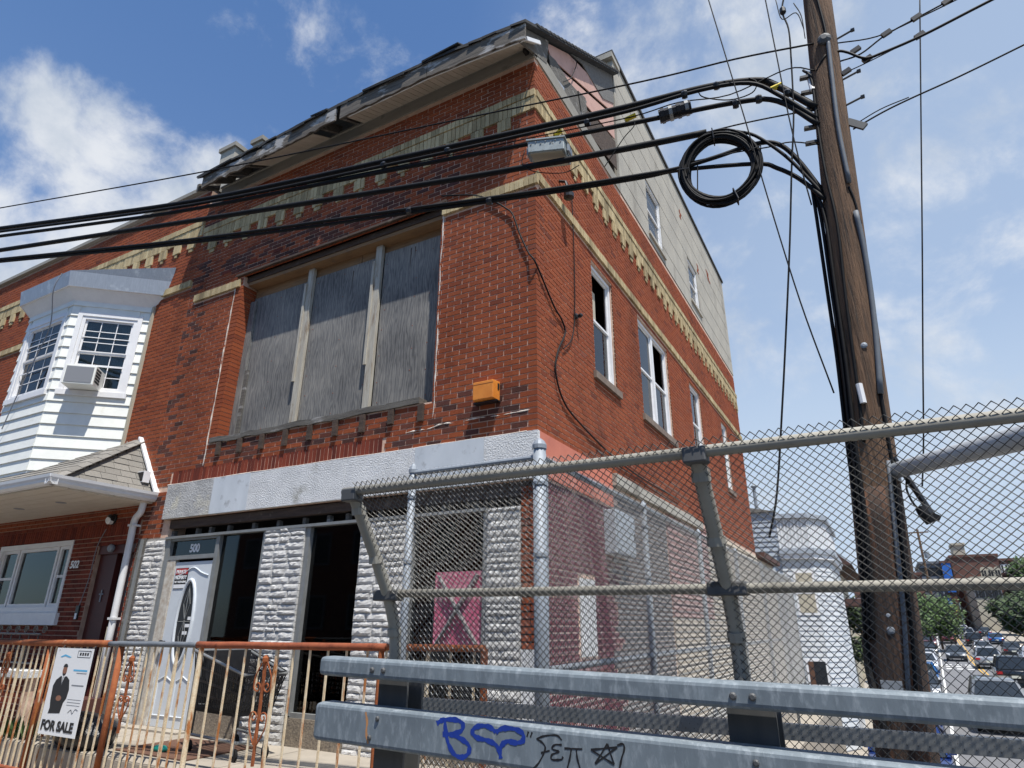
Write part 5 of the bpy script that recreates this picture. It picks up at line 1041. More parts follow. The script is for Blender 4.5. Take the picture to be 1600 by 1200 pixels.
for x, y in ((1388, 962), (1392, 985), (1350, 540)): MB().lathe(on_pole(x, y, .0)+V((0, -.002, 0)), ((.02, 0), (.02, .004), (.008, .009)), 10, (-.1, -1, 0)).build('washer_plate', GALVP, UP)
MB().box(T(on_pole(1395, 1080, .004)-V((0, 0, 0)), (1, 0, 0), (0, -1, 0)), -.05, .05, -.05, .05, -.02, .004).build('pole_tag', GALVP, UP)
z_ = onY(1330, 200, PY).z; p = pole_c(z_)+V((pole_r(z_)*.9, -.02, 0)); MB().bar(p+V((.0, 0, .05)), p+V((.10, -.01, -.05)), .05, .02, up=(0, 1, 0)).build('strand_bracket', GALVD, UP)
MB().lathe(on_pole(1288, 63)+V((0, -.01, 0)), ((.05, 0), (.045, .015), (.02, .03)), 10, (0, -1, 0)).build('eye_plate', GALVD, UP)
# lamp bracket and camera on the pole
LA = thing('street_lamp_arm', 'pale grey street lamp bracket arm leaving the utility pole', 'lamp bracket', tuple(on_pole(1400, 735)))
a = on_pole(1398, 735)+V((-.05, .06, 0)); d_ = ray(1600, 683); b = CAM+d_*3.72; MB().tube([a, a.lerp(b, .5), b, b+(b-a)*.9], [.044, .05, .058, .062], 14).build('arm', mat('pale_grey_paint', (.46, .48, .50), (.38, .40, .42), .5, .2), LA, smooth=True)
MB().tube([a+V((.02, 0, -.06)), a+V((.02, 0, .06))], .06, 10).build('pole_clamp', GALVP, LA)
PCM = thing('pole_camera', 'black antenna arm angled down from the utility pole', 'antenna', tuple(on_pole(1398, 720)))
a = on_pole(1396, 715); b = onY(1458, 806, PY-.05); MB().tube([a, b], .017, 8).build('arm', BLACKP, PCM); MB().lathe(b+V((-.03, 0, .01)), ((.035, -.05), (.04, 0), (.03, .05)), 10, (b-a)).build('head', BLACKP, PCM)
MB().tube(smoothpts([a.lerp(b, .35), a.lerp(b, .4)+V((-.02, 0, -.06)), a.lerp(b, .7)+V((-.03, 0, -.05)), a.lerp(b, .9)]), .006, 5).build('lead_wire', BLACK, PCM); MB().bar(b+V((-.05, 0, .03)), b+V((.03, 0, -.02)), .05, .03).build('bracket', BLACKP, PCM)
# ------------------------------------------------------------------ overhead cables (they run along the street in one vertical plane)
CP0, CPd = V((3.05, PY, 0)), V((-10.05, -1.5, 0)).normalized(); CPn = V((CPd.y, -CPd.x, 0))
def cpt(x, y, off=0.): return onP(x, y, CP0+CPn*off, CPn)
def cable(name, pts, r, label, off=0., ext=True, group='overhead cables strung along the street', m=BLACK, end=None):
    p = [cpt(x, y, off) for x, y in pts]
    if ext: p = [p[0]+(p[0]-p[1])*1.2]+p
    if end is not None: p.append(end)
    return wire_thing(name, p, r, m, label, 'cable', group, 6, 5)
PZ = lambda x, y: on_pole(x+14, y)
cable('overhead_cable', ((0, 325), (320, 268), (700, 190), (1000, 128), (1150, 92)), .0075, 'topmost thin strand crossing in front of the eaves to the pole', end=PZ(1258, 68))
upc = cable('overhead_cable', ((0, 357), (150, 337), (300, 315), (450, 285), (600, 252), (840, 199), (980, 167), (1100, 137), (1180, 126), (1215, 135)), .027, 'upper thick black cable bundle passing over the tan brick band', .03, end=PZ(1262, 168))
cable('overhead_cable', ((0, 362), (300, 320), (600, 259), (840, 206), (980, 174), (1090, 142), (1170, 130), (1220, 150)), .016, 'slim cable hugging the underside of the upper thick bundle', -.01, end=PZ(1264, 185))
cable('overhead_cable', ((0, 369), (150, 349), (300, 327), (600, 268), (840, 222), (1000, 190), (1150, 160), (1215, 158)), .020, 'black cable just below the upper bundle carrying the grey junction box', .015, end=PZ(1266, 195))
cable('overhead_cable', ((300, 322), (600, 264), (840, 213), (985, 183), (1060, 160), (1140, 148), (1230, 108)), .005, 'thin wire running between the two upper bundles', .0, ext=False, end=PZ(1260, 110))
cable('overhead_cable', ((0, 391), (300, 345), (600, 298), (840, 258), (1000, 228), (1104, 207)), .027, 'fat smooth black cable ending in a blunt cap above the coil', .02)
cable('overhead_cable', ((1095, 209), (1160, 193), (1235, 178)), .006, 'short strand from the fat cable end to the pole', .02, ext=False, end=PZ(1264, 172))
cable('overhead_cable', ((0, 405), (300, 374), (600, 332), (840, 299), (1000, 274), (1060, 263), (1120, 245), (1180, 225), (1215, 225), (1245, 248)), .017, 'lower black cable threading through the wire coil', .0, end=PZ(1272, 300))
cable('overhead_cable', ((0, 409), (300, 379), (600, 338), (840, 304), (1000, 278), (1060, 266), (1180, 256), (1215, 263), (1250, 280)), .016, 'lowest black cable lashed to its twin below the boarded window head', .02, end=PZ(1276, 312))
cable('overhead_cable', ((1150, 205), (1180, 212), (1220, 238), (1250, 265)), .012, 'black lead looping from the coil top down to the pole', -.02, ext=False, end=PZ(1274, 305))
cable('overhead_cable', ((1080, 253), (1150, 238), (1200, 230), (1235, 222)), .005, 'thin strand holding the coil to the pole', -.01, ext=False, end=PZ(1268, 226))
cable('overhead_cable', ((1090, 142), (1100, 152), (1140, 156), (1175, 145), (1182, 128), (1170, 122)), .005, 'small slack loop hanging from the upper cable bundle', .0, ext=False)
cable('overhead_cable', ((945, 260), (955, 245), (975, 215), (990, 198), (992, 188)), .004, 'thin jumper curling below the yellow cable tags', .0, ext=False)
cable('overhead_cable', ((820, 236), (816, 255), (835, 268), (880, 270), (905, 258)), .004, 'thin loop hanging under the grey junction box', .0, ext=False)
GW = 'stay wires and drops near the pole'
def yw(pts, r, label, Y=PY-.12, group=GW): return wire_thing('drop_wire', [onY(x, y, Y) for x, y in pts], r, BLACK, label, 'cable', group, 6, 5)
yw(((1098, -30), (1130, 75), (1165, 190), (1200, 310), (1250, 470), (1303, 614)), .0055, 'slanting stay wire crossing the sky from upper left to the pole')
yw(((1190, -30), (1215, 95), (1232, 180), (1250, 255), (1268, 320)), .0055, 'second slanting wire close to the pole top')
yw(((1226, -10), (1222, 18), (1232, 45), (1236, 90), (1240, 180), (1237, 260), (1234, 380), (1228, 520), (1222, 640), (1214, 770), (1202, 840)), .007, 'twisted service drop hanging straight down left of the pole', PY-.05)
yw(((1240, 5), (1252, 25), (1258, 60)), .004, 'short jumper beside the pole top'); yw(((1212, 0), (1222, 30), (1244, 20), (1256, 45)), .004, 'thin jumper from the black connector')
yw(((1437, -20), (1439, 180), (1441, 380), (1442, 560), (1443, 690), (1441, 760)), .0055, 'lone vertical wire hanging right of the pole', -1.0)
MB_ = MB().lathe(onY(1223, 17, PY-.05), ((.008, -.04), (.024, -.02), (.024, .02), (.008, .045)), 8).build('wire_connector', BLACKP); tag(MB_, 'small black connector on the wires left of the pole top', 'connector')
RG = 'cables leaving the pole to the right'
def rw(pts, r, label, Y=PY-.02): return wire_thing('drop_wire', [onY(x, y, Y) for x, y in pts], r, BLACK, label, 'cable', RG, 6, 5)
rw(((1304, 68), (1370, 57), (1440, 26), (1530, -18)), .005, 'thin topmost cable going right from the pole'); rw(((1312, 96), (1345, 84), (1385, 54), (1440, 24), (1500, -8)), .006, 'cable with dead-end clamps right of the pole')
rgc = wire_thing('drop_wire', [PZ(1262, 112), PZ(1275, 88), PZ(1295, 80)]+[onY(x, y, PY-.05) for x, y in ((1325, 82), (1352, 91), (1380, 82), (1440, 56), (1520, 15), (1600, -26))], .010, BLACK, 'thick black cable wrapping the pole and rising to the right', 'cable', RG)
rw(((1333, 202), (1380, 175), (1425, 153), (1500, 119), (1600, 70), (1680, 30)), .006, 'lowest cable going right from the bracket'); rw(((1332, 197), (1375, 171), (1420, 152)), .004, 'short strand spliced to the lowest right-hand cable'); rw(((1310, 118), (1350, 100), (1400, 75)), .004, 'thin guy strand right of the pole')
for x, y in ((1385, 52), (1432, 27), (1480, 2), (1355, 92), (1437, 55), (1337, 78), (1322, 112)):
    p = onY(x, y, PY-.03); o = MB().bar(p+V((-.03, 0, -.012)), p+V((.03, 0, .012)), .022, .035).build('cable_clamp', BLACKP, rgc)
# coil, splice closure, junction box, tags
CO = thing('cable_coil', 'large black coil of spare cable hanging beside the pole', 'cable coil', tuple(cpt(1125, 262)))
cc = cpt(1125, 262); ex = CPd; ez = V((0, 0, 1)); sx = (cpt(1180, 262)-cpt(1070, 262)).length/2; sz = (cpt(1125, 212).z-cpt(1125, 312).z)/2
for i in range(30):
    f = 1+random.uniform(-.12, .19); ph = random.uniform(0, 6); w_ = random.uniform(-.03, .03)
    MB().tube([cc+ex*(sx*f*math.cos(a)+.01*math.sin(2*a+ph))+ez*(sz*f*math.sin(a)+.008*math.cos(3*a+ph))+CPn*(w_+.012*math.sin(a+ph)) for a in [2*math.pi*k/40 for k in range(41)]], .0095, 6, cap=False).build('loop', BLACK, CO, smooth=True)
for a in (.1, 1.5, 2.9, 4.4): MB().tube([cc+ex*sx*q*math.cos(a)+ez*sz*q*math.sin(a)+CPn*w_ for q, w_ in ((.87, -.045), (1.2, -.045), (1.2, .045), (.87, .045), (.87, -.045))], .005, 5).build('tie_strap', BLACKP, CO)
MB().tube([cpt(1090, 254), cpt(1090, 318)], .005, 5).build('hanger_wire', BLACK, CO)
SPc = thing('splice_closure', 'ribbed black splice closure on the upper cables', 'splice closure', tuple(cpt(1055, 175)))
a, b = cpt(1030, 183, .03), cpt(1080, 167, .03); MB().tube([a, b], .055, 8).build('closure_body', BLACKP, SPc)
for k in range(4): q = a.lerp(b, .12+k*.25); dv = (b-a).normalized()*.014; MB().tube([q-dv, q+dv], .062, 8).build('closure_band', FRAMEG if k % 2 else BLACKP, SPc)
JB = thing('junction_box', 'grey riveted junction box hanging from the cables at the brick corner', 'junction box', tuple(cpt(855, 238)))
a, b = cpt(828, 238, .0), cpt(884, 232, .0); dv = (b-a).normalized(); tj = T((a.x, a.y, 0), dv, CPn if CPn.y < 0 else -CPn)
zz = a.z; ln = (b-a).length
bx('box_body', mat('mottled_grey_box', (.36, .40, .40), (.26, .29, .29), .6, .3, scale=20, c3=(.16, .15, .13), m3=(.6, .7), s3=30), JB, tj, 0, ln, zz-.05, zz+.07, -.16, .06, bevel=.006); bx('box_lid', MATS['mottled_grey_box'], JB, tj, -.012, ln+.012, zz+.0705, zz+.085, -.17, .07)
bx('box_base', CREAMB, JB, tj, .02, ln-.02, zz-.058, zz-.0505, -.15, .05)
for u in (.03, ln-.03): bx('hanger_lug', GALVP, JB, tj, u-.02, u+.02, zz+.0855, zz+.14, -.06, -.04)
for u in (-.03, ln+.012): bx('end_gland', GALVP, JB, tj, u, u+.018, zz-.02, zz+.05, -.11, .0)
for k in range(7): MB().lathe(tj.p(.03+k*.045, zz+.03+.02*(k % 2), .06), ((.008, 0), (.006, .006)), 6, tj.dn).build('rivet', FRAMEG, JB)
for x, y, dx in ((872, 207, 8), (985, 183, 14), (1213, 135, 14)):
    o = MB().tube([cpt(x-dx*.6, y+5, .02), cpt(x+dx*.6, y-3, .02)], .021, 7).build('cable_tag', YELT); tag(o, 'yellow plastic tag %s' % ({872: 'above the grey junction box', 985: 'on the cables left of the splice closure', 1213: 'on the bundle next to the pole'}[x]), 'cable tag', 'yellow cable tags')
for x, y in ((918, 192), (600, 258), (700, 236), (1070, 148), (1120, 134), (1230, 146), (640, 330), (765, 315), (1150, 163), (1186, 155)):
    p = cpt(x, y, .0); o = MB().lathe(p, ((.03, -.02), (.036, 0), (.03, .025)), 7, CPd).build('lashing_clamp', BLACKP, upc)
# ------------------------------------------------------------------ houses down the side street
HSID = mat('dull_white_siding', (.60, .62, .63), (.50, .52, .54), .7, scale=3, c3=(.40, .41, .42), m3=(.58, .75), s3=1.2)
WH = thing('white_house', 'white clapboard house with two-storey bay behind the wire fence', 'house', (-3, 22, -2.3))
hp = [V((.11, 17.99, 0)), V((1.02, 18.25, 0)), V((1.52, 19.25, 0)), V((1.52, 24.0, 0)), V((.11, 24.5, 0))]
mb = MB().wbox((-8, 18.0, -2.6), (.1, 28, 5.0)); mb.build('house_wall', HSID, WH)
GSID = mat('blue_grey_siding', (.42, .47, .53), (.36, .41, .47), .6, scale=3)
sidet = T((0, 18.0, 0), (1, 0, 0), (0, -1, 0)); z = 1.2
while z < 4.95: MB().hexa([sidet.p(-4, z, 0), sidet.p(.1, z, 0), sidet.p(.1, z, .03), sidet.p(-4, z, .03), sidet.p(-4, z+.16, 0), sidet.p(.1, z+.16, 0), sidet.p(.1, z+.16, .008), sidet.p(-4, z+.16, .008)], True).build('siding_board', GSID, WH); z += .165
for fi, (a, b) in enumerate(zip(hp, hp[1:])):
    tt_ = T(a, b-a, (0, -1, 0)); dv = (b-a).normalized(); nn = V((dv.y, -dv.x, 0)); tt_.dn = nn; tt_.neg = tt_.du.cross(nn).z < 0; ln = (b-a).length
    bx('bay_wall', HSID, WH, tt_, 0, ln, -2.5, 3.55, -.1, 0)
    z = -2.4
    while z < 3.5:
        MB().hexa([tt_.p(0, z, 0), tt_.p(ln, z, 0), tt_.p(ln, z, .025), tt_.p(0, z, .025), tt_.p(0, z+.15, 0), tt_.p(ln, z+.15, 0), tt_.p(ln, z+.15, .006), tt_.p(0, z+.15, .006)], tt_.neg).build('siding_board', HSID, WH); z += .155
    bx('cornice', BAYMET, WH, tt_, -.06, ln+.06, 3.56, 3.74, -.1, .17); bx('cornice_board', WHITE, WH, tt_, -.04, ln+.04, 3.4, 3.559, -.1, .12)
    bx('parapet_wall', HSID, WH, tt_, 0, ln, 3.741, 4.75, -.1, .0); n = int(ln/.11)
    for k in range(n): bx('parapet_batten', WHITE, WH, tt_, k*.11, k*.11+.03, 3.75, 4.74, .001, .02)
    bx('parapet_cap', BAYMET, WH, tt_, -.05, ln+.05, 4.751, 4.90, -.12, .10)
    if fi == 0:
        for (z0, z1) in ((1.7, 2.95), (-1.15, .25)):
            u0, u1 = ln*.38, ln*.92; wd = bx('window', WHITE, WH, tt_, u0-.07, u1+.07, z0-.07, z1+.07, .0, .035); bx('pane', CREAMB if z0 > 0 else BLACKP, wd, tt_, u0, u1, z0, z1, .036, .04); bx('sash_rail', WHITE, wd, tt_, u0, u1, (z0+z1)/2-.03, (z0+z1)/2+.03, .041, .05)
            if z0 < 0: bx('curtain', MATT, wd, tt_, u0, u0+(u1-u0)*.3, z0+.3, z1, .041, .043); bx('window_box', BRNR, wd, tt_, u0, u1, z0-.75, z0-.08, .036, .14)
tag(MB().tube([V((-.55, 18.6, 4.9)), V((-.55, 18.6, 6.0))], .06, 8).build('vent_pipe', GALVP, WH))
MB().lathe(V((-.55, 18.6, 6.0)), ((.1, 0), (.12, .05), (.02, .15)), 8).build('vent_cap', GALVP, WH)
mb = MB()
for k in range(70): b = V((.8+random.gauss(0, .2), 18.1+random.gauss(0, .1), -1.0)); e = b+V((random.gauss(0, .2), random.gauss(0, .15), random.uniform(.1, .5))); w_ = V((random.uniform(-1, 1), random.uniform(-1, 1), 0)).normalized()*.06; mb.quad(b, b.lerp(e, .6)-w_, e, b.lerp(e, .6)+w_)
tag(mb.build('window_plant', LEAF), 'green plant in the window box of the white house', 'plant')
MB().prism([V((-8, 17.9, 5.0)), V((.1, 17.9, 5.0)), V((-.9, 17.9, 5.22)), V((-8, 17.9, 5.6))], (0, 10, 0)).build('roof', SHING, WH)
NH = thing('brown_roofed_house', 'cream house with brown shingled eave beyond the white house', 'house', (-3, 33, -2))
MB().wbox((-8, 29, -2.5), (1.1, 40, 4.0)).build('house_wall', CREAMB, NH); MB().prism([V((-8, 28.5, 4.0)), V((1.9, 28.5, 4.0)), V((.6, 28.5, 5.2)), V((-8, 28.5, 5.8))], (0, 12, 0)).build('roof', BRNR, NH); bx('porch', BRNR, NH, T((0, 28.5, 0), (1, 0, 0), (0, -1, 0)), 1.1, 2.0, 2.2, 2.5, -3, 0)
bx('window', SPRK, NH, T((0, 29, 0), (1, 0, 0), (0, -1, 0)), -.3, .5, 1.5, 3.0, -.01, .01); bx('window_frame', WHITE, NH, T((0, 29, 0), (1, 0, 0), (0, -1, 0)), -.4, -.301, 1.4, 3.1, -.01, .03); bx('window_frame', WHITE, NH, T((0, 29, 0), (1, 0, 0), (0, -1, 0)), .501, .6, 1.4, 3.1, -.01, .03)
# yard bits between the retaining wall and the street
for i, (x0, y0, x1, y1, z1) in enumerate(((1.3, 7.2, 2.6, 10.4, -1.5), (1.4, 11.4, 2.9, 14.2, -1.75), (1.2, 3.6, 2.4, 6.4, -1.35))): tag(MB().wbox((x0, y0, -2.7), (x1, y1, z1)).build('concrete_block', mat('tan_concrete%d' % i, (.52, .42, .29), (.42, .34, .24), .95, scale=2)), ['tan concrete slab in the middle of the lower yard', 'tan concrete slab nearest the white house', 'tan concrete slab closest to the guardrail'][i], 'slab')
for i, (x, y) in enumerate(((2.2, 11.0), (1.7, 6.9))): tag(MB().bar((x-.7, y-.4, -1.7), (x+.9, y+.5, -1.1), .16, .2).build('timber_beam', CREO), ['dark timber beam lying between the tan slabs', 'dark timber beam propped near the first tan slab'][i], 'beam')
tag(MB().lathe((2.75, 9.5, -2.4), ((.25, 0), (.28, .1), (.28, .7), (.22, .8), (.1, .85)), 14).build('white_drum', WHITE, smooth=True), 'white plastic drum standing in the lower yard', 'drum')
# ------------------------------------------------------------------ cars
CG = mat('car_glass', (.02, .025, .03), (.03, .035, .04), .08, spec=.6)
TYRE = mat('tyre', (.02, .02, .02), None, .8); RIM = mat('rim', (.35, .36, .37), None, .35, .7); LAMP = mat('headlamp', (.75, .76, .78), None, .15); TAIL = mat('tail_lamp', (.40, .02, .02), None, .25); PLATE = mat('plate', (.7, .68, .55), None, .5)
def paint(n, c): m = mat(n, c, None, .22, .25, spec=.6); m.node_tree.nodes['Principled BSDF'].inputs['Coat Weight'].default_value = .6; return m
def make_car(name, label, suv, m, x, y, heading, sc_=1.0):
    z = zroad(y)-.10; C = thing(name, label, 'car', (0, 0, 0), 'cars on the side street')
    pr_ = ((-2.22, .34), (-2.30, .55), (-2.26, .92), (-2.05, 1.02), (1.0, 1.02), (1.85, .94), (2.2, .78), (2.27, .55), (2.2, .3)) if suv else ((-2.2, .32), (-2.28, .55), (-2.22, .86), (-1.7, .95), (.95, .92), (1.9, .78), (2.2, .64), (2.25, .5), (2.18, .28))
    hw = .92 if suv else .88
    MB().prism([V((a, -hw, b)) for a, b in pr_], (0, 2*hw, 0)).build('body', m, C, bevel=.07, smooth=True)
    gb, gt, zb_, zt_ = ((-2.12, 1.05), (-1.85, .30), 1.0, 1.68) if suv else ((-1.75, 1.2), (-1.0, .28), .90, 1.40)
    wb, wt_ = hw-.06, hw-.26
    P8 = [V((gb[0], -wb, zb_)), V((gb[1], -wb, zb_)), V((gb[1], wb, zb_)), V((gb[0], wb, zb_)), V((gt[0], -wt_, zt_)), V((gt[1], -wt_, zt_)), V((gt[1], wt_, zt_)), V((gt[0], wt_, zt_))]
    MB().hexa(P8).build('windows', CG, C, bevel=.03)
    MB().hexa([V((gt[0]-.04, -wt_-.02, zt_-.03)), V((gt[1]+.06, -wt_-.02, zt_-.03)), V((gt[1]+.06, wt_+.02, zt_-.03)), V((gt[0]-.04, wt_+.02, zt_-.03)), V((gt[0]+.1, -wt_+.08, zt_+.045)), V((gt[1]-.1, -wt_+.08, zt_+.045)), V((gt[1]-.1, wt_-.08, zt_+.045)), V((gt[0]+.1, wt_-.08, zt_+.045))]).build('roof', m, C, bevel=.02, smooth=True)
    for i, j in ((0, 4), (1, 5), (2, 6), (3, 7)): MB().bar(P8[i], P8[j], .09, .07).build('pillar', m, C)
    for s_ in (-1, 1):
        f = .45; MB().bar(P8[0 if s_ < 0 else 3].lerp(P8[1 if s_ < 0 else 2], f), P8[4 if s_ < 0 else 7].lerp(P8[5 if s_ < 0 else 6], f), .07, .05).build('pillar', m, C)
        MB().bar((.75, s_*(hw+.10), zb_+.08), (.75, s_*(hw-.05), zb_+.08), .12, .14).build('door_mirror', m, C)
        MB().hexa([V(q) for q in ((2.05, s_*(hw-.34), .60), (2.245, s_*(hw-.34), .58), (2.12, s_*(hw+.004), .58), (1.9, s_*(hw+.004), .60), (2.05, s_*(hw-.34), .74), (2.19, s_*(hw-.34), .73), (2.07, s_*(hw+.004), .74), (1.9, s_*(hw+.004), .75))]).build('headlight', LAMP, C)
        zt0 = .78 if suv else .68; MB().wbox((-2.315, min(s_*(hw-.30), s_*(hw+.004)), zt0-.06), (-2.05, max(s_*(hw-.30), s_*(hw+.004)), zt0+.1)).build('tail_light', TAIL, C)
        for wx in (-1.38, 1.38):
            wh = MB().lathe((wx, s_*(hw-.2), .33), ((.2, 0), (.33, .0), (.34, .1), (.33, .2), (.2, .21)), 18, (0, s_, 0)).build('wheel', TYRE, C); MB().lathe((wx, s_*(hw+.005), .33), ((.2, 0), (.21, .008), (.06, .02)), 10, (0, s_, 0)).build('rim', RIM, wh)
    MB().wbox((-2.325, -.22, .52), (-2.29, .22, .66)).build('rear_plate', PLATE, C); MB().wbox((2.2, -.55, .36), (2.285, .55, .52)).build('front_grille', BLACKP, C); MB().wbox((-2.33, -.8, .28), (-2.2, .8, .42)).build('rear_bumper', BLACKP, C)
    C.location = (x, y, z); C.rotation_euler = (0, -math.atan((zroad(y+3)-zroad(y-3))/6)*math.sin(heading), heading); C.scale = (sc_,)*3
    return C
AW, TO = R(90-3), R(-90-3)      # driving away / towards the camera
lane = lambda y, o: (xc(y)+o, y)
PB = {k: paint('paint_'+k, c) for k, c in dict(black=(.012, .013, .015), silver=(.34, .35, .37), charcoal=(.05, .055, .06), red=(.13, .012, .015), navy=(.01, .03, .14), steel=(.16, .17, .18), white=(.62, .63, .65), blue=(.02, .10, .28)).items()}
cars = [('black sport utility vehicle on the right with its rear towards us', 1, 'black', *lane(48, 1.05), AW), ('silver sport utility vehicle with roof rack ahead of the black one', 1, 'silver', *lane(66, .75), AW), ('grey sport utility vehicle coming towards us just above the guardrail', 1, 'steel', *lane(27.5, -.95), TO),
        ('dark sedan in the left lane beyond the crossing bars', 0, 'charcoal', *lane(78, -1.3), TO), ('dark red sport utility vehicle farther up the left lane', 1, 'red', *lane(112, -1.3), TO), ('bright blue car whose headlight shows below the upper guardrail', 0, 'navy', *lane(21, -3.75), TO), ('blue car at the bottom edge between the rails', 0, 'navy', *lane(15.2, -3.6), TO),
        ('grey parked car half hidden behind the pole', 0, 'charcoal', *lane(36, -3.75), TO), ('blue parked car just beyond the half-hidden grey one', 0, 'blue', *lane(43, -3.75), TO), ('white parked car under the far roadside tree', 0, 'white', *lane(135, -3.7), TO),
        ('silver car queueing behind the utility vehicles', 0, 'silver', *lane(90, 1.6), AW), ('dark car on the right beyond the silver one', 0, 'charcoal', *lane(88, 4.2), AW), ('blue car parked far off on the right', 0, 'blue', *lane(112, 4.3), AW), ('white car far up the hill', 0, 'white', *lane(150, -1.3), TO), ('black car far up the hill', 0, 'black', *lane(168, 1.5), AW), ('grey car at the end of the queue uphill', 0, 'silver', *lane(190, -1.3), TO), ('white van-like utility vehicle parked on the right by the first dark tree', 1, 'white', *lane(70, 4.3), AW), ('charcoal utility vehicle in the left lane behind the dark red one', 1, 'charcoal', *lane(126, -1.3), TO), ('white car parked on the left behind the blue one', 0, 'white', *lane(58, -3.75), TO), ('silver parked car on the left under the bright green tree', 0, 'silver', *lane(66, -3.75), TO), ('black parked car on the left beyond the green tree', 0, 'black', *lane(86, -3.75), TO), ('red car parked on the left near the far dark tree', 0, 'red', *lane(102, -3.75), TO), ('black utility vehicle in the right lane up the hill', 1, 'black', *lane(106, 1.5), AW), ('silver utility vehicle in the right lane up the hill', 1, 'silver', *lane(124, 1.5), AW), ('white car in the right lane far up the hill', 0, 'white', *lane(142, 1.5), AW), ('charcoal car parked on the right up the hill', 0, 'charcoal', *lane(134, 4.3), AW)]
for lb, suv, c, x, y, hd in cars: make_car('suv' if suv else 'car', lb, suv, PB[c], x, y, hd)
# ------------------------------------------------------------------ trees
def tree(label, x, y, z0, h, rx, rz, m, n, ls, trunk=True, seed=1, nb=7):
    rnd = random.Random(seed); t_ = thing('tree', label, 'tree', (x, y, z0), 'trees along the side street')
    mb = MB(); tp = V((x, y, z0+h-rz)); mb.tube([V((x, y, z0)), V((x+.1, y, z0+(h-rz)*.5)), tp], [.16*h/7, .12*h/7, .08*h/7], 8)
    blobs = []
    for k in range(nb):
        a = rnd.uniform(0, 6.28); c = V((x+math.cos(a)*rx*rnd.uniform(.15, .65), y+math.sin(a)*rx*rnd.uniform(.15, .65), z0+h-rz+rnd.uniform(-.55, .55)*rz)); blobs.append((c, rx*rnd.uniform(.32, .55))); mb.tube([tp-V((0, 0, rz*.7)), tp.lerp(c, .5), c], [.06*h/7, .04*h/7, .015], 5)
    mb.build('trunk', BARK, t_)
    lm = MB()
    for k in range(n):
        c, r = rnd.choice(blobs); d_ = V((rnd.gauss(0, 1), rnd.gauss(0, 1), rnd.gauss(0, .8))).normalized(); p = c+d_*r*(rnd.random()**.4)*rnd.uniform(.8, 1.15)
        a = V((rnd.gauss(0, 1), rnd.gauss(0, 1), rnd.gauss(0, .6))).normalized(); b = a.orthogonal().normalized(); s_ = ls*rnd.uniform(.6, 1.4)
        lm.quad(p-a*s_, p+b*s_*.45, p+a*s_, p-b*s_*.45)
    lm.build('crown', m, t_, kind='stuff')
tree('bright green tree leaning over the parked cars right of the pole', xc(92)-3.4, 92, zroad(92), 6.6, 4.0, 2.9, LEAF, 9000, .20, seed=3, nb=13)
tree('dark tree beside the white house left of the pole', 2.0, 33, -2.1, 5.2, 1.9, 2.0, LEAFD, 3600, .13, seed=4); tree('green shrub-like tree behind the white house corner', 3.4, 44, -2.0, 4.4, 2.0, 1.7, LEAF, 3000, .14, seed=5)
for i, (yy, oo, hh_, rr) in enumerate(((66, 8.6, 5.0, 2.8), (88, 8.2, 5.8, 3.4), (112, 8.6, 6.4, 4.0), (135, 9.2, 6.6, 4.4), (160, 9.2, 6.4, 4.6), (188, 9.5, 6.0, 5.0), (140, 17, 7.5, 5.5), (115, 16, 7.0, 5.0))):
    tree(['dark street tree nearest on the right pavement', 'second dark street tree on the right pavement', 'third dark street tree on the right pavement', 'fourth dark street tree up the right pavement', 'fifth dark street tree up the right pavement', 'farthest dark street tree on the right', 'dark tree in the garden before the pale house front', 'dark tree at the right edge above the parked cars'][i], xc(yy)+oo, yy, zroad(yy), hh_, rr, rr*.62, LEAFD, 6000, .34, seed=10+i, nb=14)
tree('light green tree before the brown brick block', xc(150)+13.5, 150, zroad(150), 13.5, 4.5, 5.0, LEAF, 5000, .4, seed=21, nb=9); tree('dark tree on the left kerb far up the street', xc(120)-6.5, 120, zroad(120), 7.5, 3.4, 2.6, LEAFD, 2600, .3, seed=22)
# ------------------------------------------------------------------ far buildings
def far_block(name, label, px0, px1, pyt, Y, m, depth=20, rows=0, cols=0, wm=None, arched=False, roofm=None, dz=0, skip=0):
    a, b = onY(px0, pyt, Y), onY(px1, pyt, Y); t_ = thing(name, label, 'building', ((a.x+b.x)/2, Y, zroad(Y)-1)); zt_ = (a.z+b.z)/2
    MB().wbox((a.x, Y, zroad(Y)-3), (b.x, Y+depth, zt_)).build('wall', m, t_); MB().wbox((a.x-.2, Y-.3, zt_), (b.x+.2, Y+depth, zt_+.5)).build('roof_edge', roofm or m, t_)
    ft = T((0, Y, 0), (1, 0, 0), (0, -1, 0)); W_ = b.x-a.x
    for r in range(rows):
        for c in range(skip, cols):
            u = a.x+W_*(c+.5)/cols; zc = zt_-1.6-r*3.2-dz; wd = bx('window', wm or WHITE, t_, ft, u-.6, u+.6, zc-.9, zc+.8, .0, .06); bx('pane', BLACKP, wd, ft, u-.42, u+.42, zc-.75, zc+.65, .061, .08); bx('glazing_bar', wm or WHITE, wd, ft, u-.04, u+.04, zc-.75, zc+.65, .081, .1)
            if arched: MB().prism([ft.p(u+.6*math.cos(k*math.pi/6), zc+.8+.6*math.sin(k*math.pi/6), 0) for k in range(7)], ft.dn*.06).build('window_arch', wm or WHITE, wd)
    return t_, zt_, a.x, b.x
ft170 = T((0, 170, 0), (1, 0, 0), (0, -1, 0))
bb, zt_, xa, xb = far_block('brick_block', 'large brown brick block with white arched windows at the top of the street', 1484, 1558, 870, 170, BROWNB, rows=1, cols=7, arched=True, dz=2.0, skip=4, wm=CREAMB)
